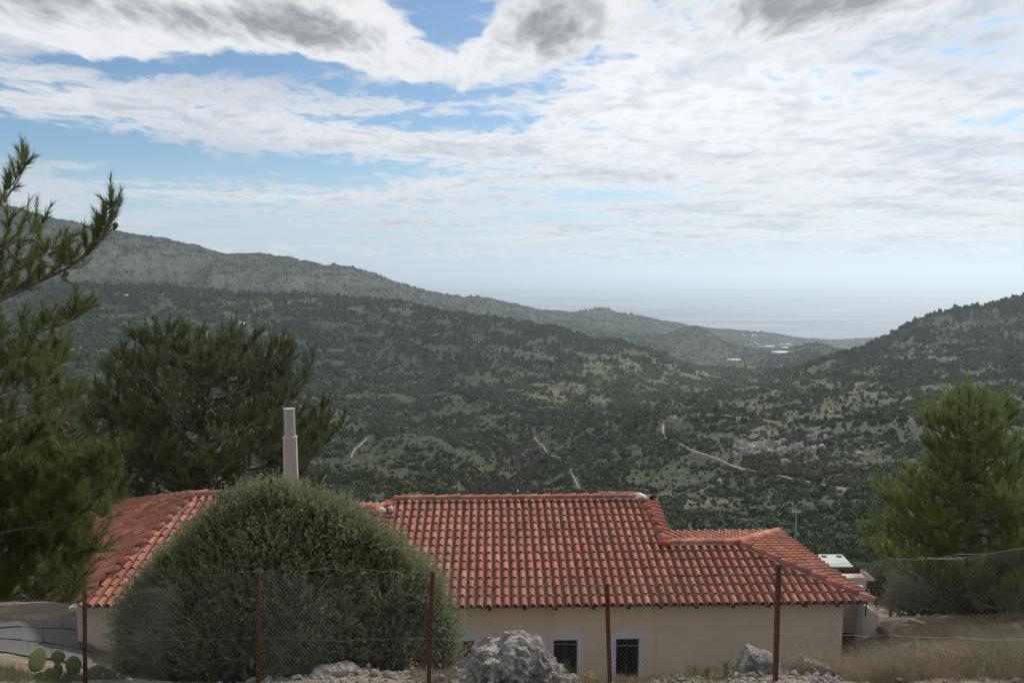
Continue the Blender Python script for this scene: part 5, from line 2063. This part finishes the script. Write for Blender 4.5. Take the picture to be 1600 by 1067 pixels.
def boulder(label, name, profile, D, depth, seed, sub=6, rough=0.09):
    """profile: (picture x, picture y) of its outline from left foot over the top to the right foot"""
    from mathutils import noise as mn
    P = [at(px, py, D) for px, py in profile]
    xs = [p.x for p in P]
    zs_ = [p.z for p in P]
    x0, x1 = xs[0], xs[-1]
    cx_, hw = (x0 + x1) / 2, (x1 - x0) / 2
    zb = min(h1(cx_ + hw * s, D) for s in (-0.8, 0, 0.8)) - 0.25
    bm = bmesh.new()
    bmesh.ops.create_icosphere(bm, subdivisions=sub, radius=1.0)
    off = Vector((seed * 3.7, seed * 1.9, seed * 5.3))
    for v in bm.verts:
        c = v.co.copy()
        X_ = cx_ + c.x * hw
        topz = np.interp(X_, xs, zs_)
        sq = math.sqrt(max(1 - c.x * c.x, 1e-4))
        q = max(-1, min(1, c.z / sq))
        yy = c.y / sq
        zz = zb + (topz - zb) * (0.5 + 0.5 * math.copysign(abs(q) ** 0.55, q))
        Y_ = D + yy * depth * (0.35 + 0.65 * sq) * (1.0 if yy < 0 else 0.8)
        p = Vector((X_, Y_, zz))
        n = Vector((c.x * 0.6, c.y * 1.2, c.z)).normalized()
        w = mn.ridged_multi_fractal(p * 2.1 + off, 0.9, 2.1, 4, 1.0, 2.0) - 1.1
        w2 = mn.noise(Vector((p.x * 5.5, p.y * 5.5, p.z * 1.5)) + off)
        p += n * (rough * 0.75 * w + rough * 0.95 * w2 + rough * 0.75 * mn.noise(p * 11 + off) + rough * 0.5 * (abs(mn.noise(p * 23 + off)) - 0.2)) * (1.0 if c.z < 0.8 else 0.7)
        v.co = p - Vector((cx_, D, zb))
    me = bpy.data.meshes.new(name)
    bm.to_mesh(me)
    bm.free()
    o = link(name, me, limestone, None, (cx_, D, zb))
    tag(o, label, 'rock')
    return o


boulder('big craggy limestone boulder in front of the house windows', 'boulder',
        [(698, 1068), (712, 1052), (730, 1033), (745, 1015), (762, 1007), (783, 1004), (786, 997), (800, 992), (818, 995), (828, 1004), (832, 1007), (840, 999), (848, 1012), (858, 1032), (872, 1045), (892, 1059), (905, 1068)], 11.75, 0.55, 4)
boulder('pointed pale rock beside the rusty post near the right end of the wall', 'boulder',
        [(1146, 1056), (1152, 1042), (1160, 1024), (1168, 1009), (1180, 1012), (1196, 1017), (1210, 1024), (1220, 1040), (1228, 1056)], 12.3, 0.35, 7, 5, 0.05)
boulder('low ragged bank of pale rock right of the rusty post', 'boulder',
        [(1236, 1046), (1246, 1030), (1258, 1025), (1272, 1032), (1290, 1038), (1304, 1044), (1314, 1052), (1322, 1062)], 12.4, 0.25, 9, 5, 0.06)
boulder('small mound of earth and stone under the olive shrub', 'boulder',
        [(470, 1067), (486, 1050), (496, 1042), (515, 1040), (540, 1041), (558, 1046), (575, 1053), (600, 1064)], 11.9, 0.35, 11, 5, 0.06)

NEAR_ROCKS = [rock_mesh(40 + k, 2, 0.35) for k in range(6)]
for r_ in NEAR_ROCKS:
    r_.materials.append(limestone)
stone_sets = [
    ('pale stone from the left in the rubble strip under the olive shrub', 'stones under the olive shrub', [(392 + 24 * k, 1053 + 9 * ((k * 37) % 10) / 10) for k in range(13)], 11.55, (0.055, 0.11)),
    ('broken stone from the left at the foot of the big craggy boulder', 'stones round the big boulder', [(688 + 19 * k, 1058 + 6 * ((k * 53) % 10) / 10) for k in range(12)], 11.25, (0.05, 0.10)),
    ('loose stone from the left on the ground below the pointed pale rock', 'stones below the pointed rock', [(1140 + 17 * k, 1054 + 8 * ((k * 29) % 10) / 10) for k in range(12)], 11.8, (0.045, 0.09)),
    ('scattered pale stone from the left in the grass near the right edge', 'stones in the grass at the right', [(1340, 1050), (1410, 1052), (1500, 1056), (1536, 1060), (1590, 1057)], 11.8, (0.06, 0.10)),
]
ORD = 'first second third fourth fifth sixth seventh eighth ninth tenth eleventh twelfth last'.split()
for lab, grp, pts, D, (r0, r1) in stone_sets:
    for k, (px, py) in enumerate(pts):
        d = D + random.uniform(-0.2, 0.25)
        p = at(px + random.uniform(-3, 3), py, d)
        s = random.uniform(r0, r1)
        o = link('stone', random.choice(NEAR_ROCKS))
        o.location = (p.x, d, h1(p.x, d) + s * 0.25)
        o.scale = (s * random.uniform(0.8, 1.4), s * random.uniform(0.7, 1.1), s * random.uniform(0.6, 0.95))
        o.rotation_euler = (random.uniform(-0.5, 0.5), random.uniform(-0.5, 0.5), random.uniform(0, 6.28))
        tag(o, ORD[-1 if k == len(pts) - 1 else k] + ' ' + lab, 'stone', grp)
o = link('stone', NEAR_ROCKS[2])
p = at(575, 1043, 11.85)
o.location = p
o.scale = (0.055, 0.05, 0.085)
tag(o, 'upright whitish stone standing on the rubble mound under the shrub', 'stone')

# fine rubble
def rubble():
    r = np.random.RandomState(8)
    V_, F_ = [], []
    i = 0
    ico = bmesh.new()
    bmesh.ops.create_icosphere(ico, subdivisions=1, radius=1.0)
    bv = np.array([v.co for v in ico.verts])
    bf = np.array([[v.index for v in f.verts] for f in ico.faces])
    ico.free()
    for k in range(2600):
        px = r.choice([r.uniform(380, 720), r.uniform(690, 920), r.uniform(1030, 1340), r.uniform(0, 1600)])
        d = r.uniform(10.8, 12.9)
        x = (px - 800) / F * d
        z = h1(x, d)
        s = 0.010 + 0.040 * r.rand() ** 2.5
        v = bv * (1 + 0.3 * r.normal(size=(len(bv), 1))).clip(0.5, 1.5) * s * np.array([r.uniform(0.8, 1.4), r.uniform(0.7, 1.2), r.uniform(0.5, 0.9)])
        V_.append(v + np.array([x, d, z + s * 0.2]))
        F_.append(bf + i)
        i += len(bv)
    me = fast_mesh('rubble', np.concatenate(V_), np.concatenate(F_))
    tag(link('rubble', me, limestone), 'fine broken stone strewn along the foot of the fence', 'rubble', kind='stuff')


rubble()

# ------------------------------------------------------------------ dry grass and weeds
def blades(name, label, pts, n_per, hgt_rng, spread, colr, seed, width=0.006, lean=0.35, cat='grass'):
    r = np.random.RandomState(seed)
    P = np.repeat(np.array(pts), n_per, axis=0)
    n = len(P)
    x = P[:, 0] + r.normal(size=n) * spread
    y = P[:, 1] + r.normal(size=n) * spread
    z = hgt(x, y) - 0.02
    sc = np.repeat(0.55 + 0.9 * r.rand(len(pts)), n_per)
    h = (hgt_rng[0] + (hgt_rng[1] - hgt_rng[0]) * r.rand(n) ** 1.5) * sc
    a = r.rand(n) * 6.283
    ln = lean * (0.3 + r.rand(n))
    dx, dy = np.cos(a), np.sin(a)
    b = np.stack([x, y, z], 1)
    mid = b + np.stack([dx * ln * h * 0.35, dy * ln * h * 0.35, h * 0.6], 1)
    tip = b + np.stack([dx * ln * h, dy * ln * h, h * (1 - 0.25 * ln)], 1)
    wv = np.stack([-dy, dx, np.zeros(n)], 1) * width * (0.7 + 0.6 * r.rand(n, 1))
    v = np.stack([b - wv * 0.5, b + wv * 0.5, mid - wv * 0.4, mid + wv * 0.4, tip], 1).reshape(-1, 3)
    i = np.arange(n)[:, None] * 5
    tri = np.concatenate([i + [0, 1, 3], i + [0, 3, 2], i + [2, 3, 4]], 0)
    me = fast_mesh(name, v, tri)
    tone = r.rand(n)
    at_ = me.attributes.new('tone', 'FLOAT', 'FACE')
    at_.data.foreach_set('value', np.concatenate([tone, tone, tone]).astype(np.float32))
    return tag(link(name, me, colr), label, cat, kind='stuff')


straw = leaf_mat('dry_straw', (0.22, 0.17, 0.10), (0.33, 0.265, 0.165), 0.2, 1.5, (0.42, 0.36, 0.24))
weed = leaf_mat('grey_green_weed', (0.10, 0.11, 0.055), (0.16, 0.165, 0.09), 0.2, 1.5, (0.26, 0.25, 0.14))
rg = np.random.RandomState(77)


def field(n, pxr, dr):
    px = rg.uniform(*pxr, n)
    d = rg.uniform(*dr, n)
    return [((a - 800) / F * b, b) for a, b in zip(px, d)]


# right of the house, then thin patches in front of it
blades('dry_grass', 'dry straw coloured grass on the bank right of the house', field(430, (1325, 1720), (11.6, 15.6)) + field(110, (1180, 1340), (12.2, 14.5)) + field(60, (1340, 1720), (15.6, 20)), 62, (0.08, 0.50), 0.075, straw, 1, 0.005, 0.65)
blades('weeds', 'grey green weeds mixed through the bank right of the house', field(200, (1340, 1720), (11.6, 17.5)) + field(130, (1540, 1720), (12, 15.5)), 70, (0.08, 0.40), 0.10, weed, 2, 0.007, 0.7)
blades('dry_grass', 'thin dry grass stalks round the post near the right end of the wall', field(60, (1195, 1330), (12.0, 13.4)), 40, (0.2, 0.62), 0.09, straw, 3, 0.004, 0.6)
blades('dry_grass', 'sparse dry grass along the rubble in front of the wall', field(110, (880, 1160), (11.3, 12.6)) + field(60, (640, 720), (11.3, 12.2)), 34, (0.05, 0.20), 0.07, straw, 4)
blades('weeds', 'low weeds along the fence in front of the wall', field(120, (890, 1200), (11.2, 12.4)), 30, (0.04, 0.14), 0.07, weed, 5)
blades('weeds', 'weeds growing at the lower left corner behind the fence', field(170, (-60, 170), (11.6, 14.0)), 34, (0.06, 0.22), 0.09, weed, 6)


def weed_plant(name, label, px, py, D, n, h, spread, mat, seed, heads=None, hmat=None):
    p = at(px, py, D)
    gz = h1(p.x, D)
    root = empty(name, (p.x, D, gz))
    tag(root, label, 'plant')
    rn = random.Random(seed)
    m, hm = MB(), MB()
    for k in range(n):
        a = rn.uniform(0, 6.28)
        r_ = spread * rn.random() ** 0.6
        ht = h * rn.uniform(0.6, 1.05) * (1 - 0.35 * r_ / spread)
        b = Vector((math.cos(a) * r_ * 0.25, math.sin(a) * r_ * 0.25, -0.03))
        e = Vector((math.cos(a) * r_, math.sin(a) * r_, ht))
        md = b.lerp(e, 0.55) + Vector((0, 0, 0.10 * ht))
        m.tube([b, md, e], [0.004, 0.0035, 0.002], 3, cap=False)
        for _ in range(2):
            q = md.lerp(e, rn.uniform(0.1, 0.8))
            e2 = q + Vector((rn.gauss(0, 0.05), rn.gauss(0, 0.05), rn.uniform(0.05, 0.13)))
            m.tube([q, e2], [0.0025, 0.0015], 3, cap=False)
            if heads:
                hm.tube([e2 - Vector((0, 0, heads * 0.6)), e2, e2 + Vector((0, 0, heads * 0.5))], [heads * 0.25, heads * rn.uniform(0.7, 1.2), heads * 0.2], 5)
        if heads:
            hm.tube([e - Vector((0, 0, heads * 0.6)), e, e + Vector((0, 0, heads * 0.5))], [heads * 0.25, heads * rn.uniform(0.7, 1.2), heads * 0.2], 5)
    m.build('stalks', mat, root)
    if heads:
        o = hm.build('flower_heads', hmat, root)
        o['kind'] = 'stuff'


ochre = leaf_mat('dried_flower_heads', (0.36, 0.23, 0.08), (0.46, 0.31, 0.12), 0.1, 6, (0.52, 0.38, 0.17))
yellow = leaf_mat('yellow_petals', (0.62, 0.45, 0.04), (0.68, 0.5, 0.06), 0.1, 6, (0.7, 0.55, 0.1))
weed_plant('dried_flower_plant', 'tall plant with clustered ochre dried flower heads, leftmost in the grass bank', 1435, 1045, 12.6, 26, 0.28, 0.14, straw, 1, 0.020, ochre)
weed_plant('dried_flower_plant', 'largest plant with ochre dried flower heads in the grass bank', 1474, 1042, 12.8, 44, 0.38, 0.24, straw, 2, 0.021, ochre)
weed_plant('dried_flower_plant', 'ochre dried flower plant nearest the right edge of the grass bank', 1508, 1045, 12.7, 24, 0.28, 0.14, straw, 3, 0.020, ochre)
weed_plant('dried_flower_plant', 'small dry ochre plant right of the craggy boulder', 918, 1062, 11.7, 26, 0.15, 0.10, straw, 4, 0.016, ochre)
weed_plant('dried_flower_plant', 'dry stalk with ochre heads left of the rusty post beside the shrub', 644, 1062, 11.5, 7, 0.19, 0.05, straw, 5, 0.016, ochre)
weed_plant('yellow_flower', 'low weed with yellow flowers in the grass by the buttress', 1398, 1050, 12.6, 8, 0.14, 0.12, weed, 6, 0.016, yellow)
weed_plant('yellow_flower', 'low weed with yellow flowers near the right edge', 1540, 1052, 12.4, 7, 0.15, 0.12, weed, 7, 0.016, yellow)
weed_plant('dry_shrub', 'thin grey green weed between the boulder and the first window', 885, 1058, 11.95, 40, 0.36, 0.18, weed, 8)
weed_plant('dry_shrub', 'leggy pale weed growing in front of the open corner of the house', 1335, 1050, 13.5, 26, 0.75, 0.35, straw, 9)
weed_plant('dry_shrub', 'small leafless weed low against the middle of the wall', 1082, 1060, 12.2, 22, 0.20, 0.12, weed, 10)

strap_green = leaf_mat('strap_leaf', (0.060, 0.125, 0.030), (0.090, 0.170, 0.042), 0.3, 5, (0.13, 0.22, 0.06))


def rosette(label, px, py, D, h, seed):
    p = at(px, py, D)
    root = empty('strap_leaf_plant', (p.x, D, h1(p.x, D)))
    tag(root, label, 'plant')
    rn = random.Random(seed)
    for k in range(13):
        a = k * 2.4 + rn.uniform(-0.3, 0.3)
        L = h * rn.uniform(0.75, 1.1)
        lean = rn.uniform(0.15, 0.6)
        m = MB()
        prev = None
        for e in range(5):
            t = e / 4
            c = Vector((math.cos(a) * lean * L * t ** 1.4, math.sin(a) * lean * L * t ** 1.4, L * t * (1 - 0.35 * lean * t)))
            w = 0.016 * (1 - t ** 2.2) + 0.001
            s = Vector((-math.sin(a), math.cos(a), 0)) * w
            row = (c - s, c + Vector((0, 0, -0.004)), c + s)
            if prev:
                m.poly([prev[0], prev[1], row[1], row[0]])
                m.poly([prev[1], prev[2], row[2], row[1]])
            prev = row
        m.build('leaf', strap_green, root)


rosette('bright green strap leaved plant standing tallest before the wall', 1134, 1040, 12.0, 0.24, 1)
rosette('bright green strap leaved plant lowest at the bottom edge of the picture', 1104, 1063, 11.5, 0.20, 2)
rosette('bright green strap leaved plant just below the tallest one', 1134, 1062, 11.5, 0.17, 3)

# ------------------------------------------------------------------ prickly pear at the lower left
def pad_f(t, bs):
    tc = t.n('ShaderNodeTexCoord').outputs['Object']
    n = t.noise(tc, 5, 4, 0.6)
    c = t.mix(t.ramp(n, 0.35, 0.65), (0.075, 0.125, 0.055), (0.13, 0.175, 0.07))
    rnd = t.n('ShaderNodeObjectInfo').outputs['Random']
    c = t.mix(t.ramp(rnd, 0.55, 1.0, 0, 0.7), c, (0.20, 0.20, 0.06))
    t.put(bs.inputs['Base Color'], c)


pad_mat = principled('cactus_skin', pad_f, rough=0.6)
pc = at(100, 1064, 12.4)
cact = empty('prickly_pear', (pc.x, 12.4, h1(pc.x, 12.4)))
tag(cact, 'prickly pear cactus with flat round pads in the lower left corner', 'cactus')


def pad(px, py, D, rx, rz, turn=0.0, roll=0.0, th=0.028):
    bm = bmesh.new()
    bmesh.ops.create_uvsphere(bm, u_segments=16, v_segments=10, radius=1.0)
    for v in bm.verts:
        v.co.x *= 1.0 - 0.22 * max(0, -v.co.z)
    me = bpy.data.meshes.new('pad')
    bm.to_mesh(me)
    bm.free()
    me.polygons.foreach_set('use_smooth', np.ones(len(me.polygons), dtype=bool))
    p = at(px, py, D)
    s = D / F
    o = link('pad', me, pad_mat, cact, p - cact.location)
    o.scale = (rx * s, th, rz * s)
    o.rotation_euler = (random.uniform(-0.15, 0.15), roll, turn)


for a in [(59, 1030, 12.3, 20, 21, 1.45, -0.45), (91, 1026, 12.4, 11, 12, 0.2, 0.1), (115, 1040, 12.35, 12, 17, 0.3, -0.1), (91, 1046, 12.4, 10, 12, -0.3, 0.2), (80, 1054, 12.3, 11, 13, 0.5, -0.3),
          (66, 1062, 12.2, 14, 15, 0.1, 0.1), (105, 1060, 12.35, 10, 12, -0.4, 0.1), (149, 1048, 12.4, 17, 10, 0.2, -0.35), (171, 1051, 12.5, 13, 9, -0.3, 0.2), (120, 1066, 12.3, 14, 14, 0.2, 0.4), (138, 1064, 12.35, 10, 12, 0.4, 0.6)]:
    pad(*a)

# ------------------------------------------------------------------ paved yard left of the house
pave_mat = plaster('yard_paving', (0.115, 0.108, 0.103), (0.095, 0.09, 0.086), (0.075, 0.067, 0.062))
yard = empty('paved_yard', tuple(at(60, 1005, 17.5)))
tag(yard, 'cracked grey stone yard left of the house', 'yard', kind='structure')
rows = [(-70, 118, 1029, 1006, 16.4, 18.06), (-70, 118, 1003, 985, 18.12, 19.66), (-70, 118, 982, 966, 19.72, 21.3)]
for q, (xa, xb, ya, yb, d0, d1) in enumerate(rows):
    x0 = xa
    while x0 < xb - 4:
        x1 = min(xb, x0 + random.uniform(26, 44))
        cs_ = [((x0 + 0.15 - 800) / F * d0, d0), ((x1 - 0.15 - 800) / F * d0, d0), ((x1 - 0.15 - 800) / F * d1, d1), ((x0 + 0.15 - 800) / F * d1, d1)]
        lvl = max(h1(*c) for c in cs_) + random.uniform(0, 0.02)
        m = MB()
        wob = [(random.uniform(-0.012, 0.012), random.uniform(-0.02, 0.02)) for _ in range(4)]
        pp_ = [Vector((c[0] + w[0], c[1] + w[1], h1(*c) + 0.05 + 0.02 * q)) for c, w in zip(cs_, wob)]
        m.hexa([p - Vector((0, 0, 0.35)) - yard.location for p in pp_] + [p - yard.location for p in pp_])
        m.build('paving_slab', pave_mat, yard)
        x0 = x1

# ------------------------------------------------------------------ things behind the right end of the house
# pale roofed outbuilding lower down the slope
ob = at(1326, 897, 27.0)
shed = empty('outbuilding', (ob.x, 27.0, ob.z - 2.6))
tag(shed, 'outbuilding with a pale green sheet roof behind the right end of the house', 'building')
green_sheet = plaster('pale_green_sheet', (0.50, 0.55, 0.49), (0.44, 0.50, 0.45), (0.36, 0.40, 0.36))
s = 27.0 / F
m = MB()
m.box(-24 * s, 24 * s, 0.1, 1.9, -0.5, 2.45)
m.build('wall', cement_mat, shed)
m = MB()
m.hexa([(-31 * s, 0.0, 2.52), (23 * s, 0.0, 2.46), (27 * s, 2.0, 2.50), (-14 * s, 2.0, 2.50), (-31 * s, 0.0, 2.58), (23 * s, 0.0, 2.52), (27 * s, 2.0, 2.60), (-14 * s, 2.0, 2.60)])
m.build('roof_sheet', green_sheet, shed)
for a, b in ((-12, -4), (14, 22)):
    m = MB()
    m.box(a * s, b * s, 1.70, 1.82, 2.59, 2.63)
    m.build('roof_slot', dark_wood, shed)

cb2 = at(1344, 893, 24.5)
kiln = empty('garden_chimney', (cb2.x, 24.5, cb2.z - 2.6))
tag(kiln, 'grey garden chimney with a little tiled cap behind the roof corner', 'chimney')
s = 24.5 / F
m = MB()
m.box(-9 * s, 9 * s, -0.18, 0.18, -1.0, 2.30)
m.box(-11 * s, 11 * s, -0.22, 0.22, 1.90, 2.06)
m.build('shaft', plaster('grey_render', (0.33, 0.33, 0.34), (0.29, 0.29, 0.30), (0.22, 0.22, 0.22)), kiln)
for sx_, sy_ in ((-8, -0.14), (8, -0.14), (-8, 0.14), (8, 0.14)):
    m = MB()
    m.box(sx_ * s - 0.03, sx_ * s + 0.03, sy_ - 0.03, sy_ + 0.03, 2.30, 2.45)
    m.build('cap_leg', cement_mat, kiln)
m = MB()
w = 18 * s
m.poly([(-w, -0.36, 2.45), (w, -0.36, 2.45), (0, 0, 2.72)])
m.poly([(w, -0.36, 2.45), (w, 0.36, 2.45), (0, 0, 2.72)])
m.poly([(w, 0.36, 2.45), (-w, 0.36, 2.45), (0, 0, 2.72)])
m.poly([(-w, 0.36, 2.45), (-w, -0.36, 2.45), (0, 0, 2.72)])
m.poly([(-w, -0.36, 2.45), (-w, 0.36, 2.45), (w, 0.36, 2.45), (w, -0.36, 2.45)])
m.build('cap', plaster('faded_tile', (0.40, 0.31, 0.25), (0.46, 0.38, 0.32), (0.30, 0.22, 0.17)), kiln)

# fallen pole, flat stone and white pipe on the bare soil
def on_ground(px, py, lift=0.05, dmin=12.5):
    r_ = ray(px, py)
    ds = np.linspace(dmin, 32, 1500)
    zz = hgt(r_.x * ds, ds)
    k = np.nonzero(zz >= r_.z * ds)[0]
    d = ds[k[0]] if len(k) else 20.0
    return Vector((r_.x * d, d, h1(r_.x * d, d) + lift))


m = MB()
m.tube([on_ground(1374, 990, 0.12), on_ground(1398, 1000, 0.10), on_ground(1428, 1016, 0.08)], [0.10, 0.09, 0.07], 8)
tag(m.build('log', bark, smooth=True), 'weathered log lying on bare soil beside the buttress', 'log')
q = on_ground(1428, 1013, 0.05)
o = link('flat_stone', NEAR_ROCKS[1], None, None, q)
o.scale = (0.22, 0.14, 0.05)
tag(o, 'flat pale stone at the end of the weathered log', 'stone')
white_pipe = principled('white_pipe', color=(0.62, 0.64, 0.60), rough=0.5)
m = MB()
m.tube([on_ground(1374, 976, 0.10), on_ground(1395, 974, 0.12), on_ground(1420, 973, 0.12), on_ground(1446, 978, 0.08)], 0.022, 6)
tag(m.build('pipe', white_pipe, smooth=True), 'long thin white pipe lying along the edge of the bare soil', 'pipe')
m = MB()
m.tube([on_ground(1404, 980, 0.06), on_ground(1420, 979, 0.06)], 0.016, 6)
tag(m.build('pipe', white_pipe, smooth=True), 'short piece of white pipe just below the long one', 'pipe')

# utility pole down the slope
up0 = land(1241, 850, 50)
D_ = 85.0
tp_ = at(1244, 794, D_)
gz = h1(tp_.x, D_)
pole = empty('utility_pole', (tp_.x, D_, gz))
tag(pole, 'thin grey utility pole on the slope behind the right roof', 'pole')
m = MB()
m.tube([(0, 0, -0.5), (0.05, 0, tp_.z - gz)], [0.13, 0.08], 8)
m.build('shaft', steel_mat, pole)
m = MB()
m.box(-0.5, 0.5, -0.05, 0.05, tp_.z - gz - 0.5, tp_.z - gz - 0.4)
m.build('crossarm', steel_mat, pole)
for x_ in (-0.42, 0.0, 0.42):
    m = MB()
    m.tube([(x_, 0, tp_.z - gz - 0.4), (x_, 0, tp_.z - gz - 0.2)], 0.05, 6)
    m.build('insulator', lime_mat, pole)

# ------------------------------------------------------------------ the air between here and the sea
def haze():
    m = MB()
    m.box(-92000, 92000, -60, 112000, SEA - 6, 292)
    o = m.build('haze')
    ma = bpy.data.materials.new('hazy_air')
    ma.use_nodes = True
    t = NT(ma.node_tree)
    v = t.n('ShaderNodeVolumePrincipled', {'Color': (0.83, 0.93, 1.0), 'Density': 7.5e-5, 'Anisotropy': 0.5})
    out = t.n('ShaderNodeOutputMaterial')
    t.t.links.new(v.outputs[0], out.inputs['Volume'])
    o.data.materials.append(ma)
    tag(o, 'thin pale haze lying over the valley and sea', 'haze', kind='stuff')


haze()
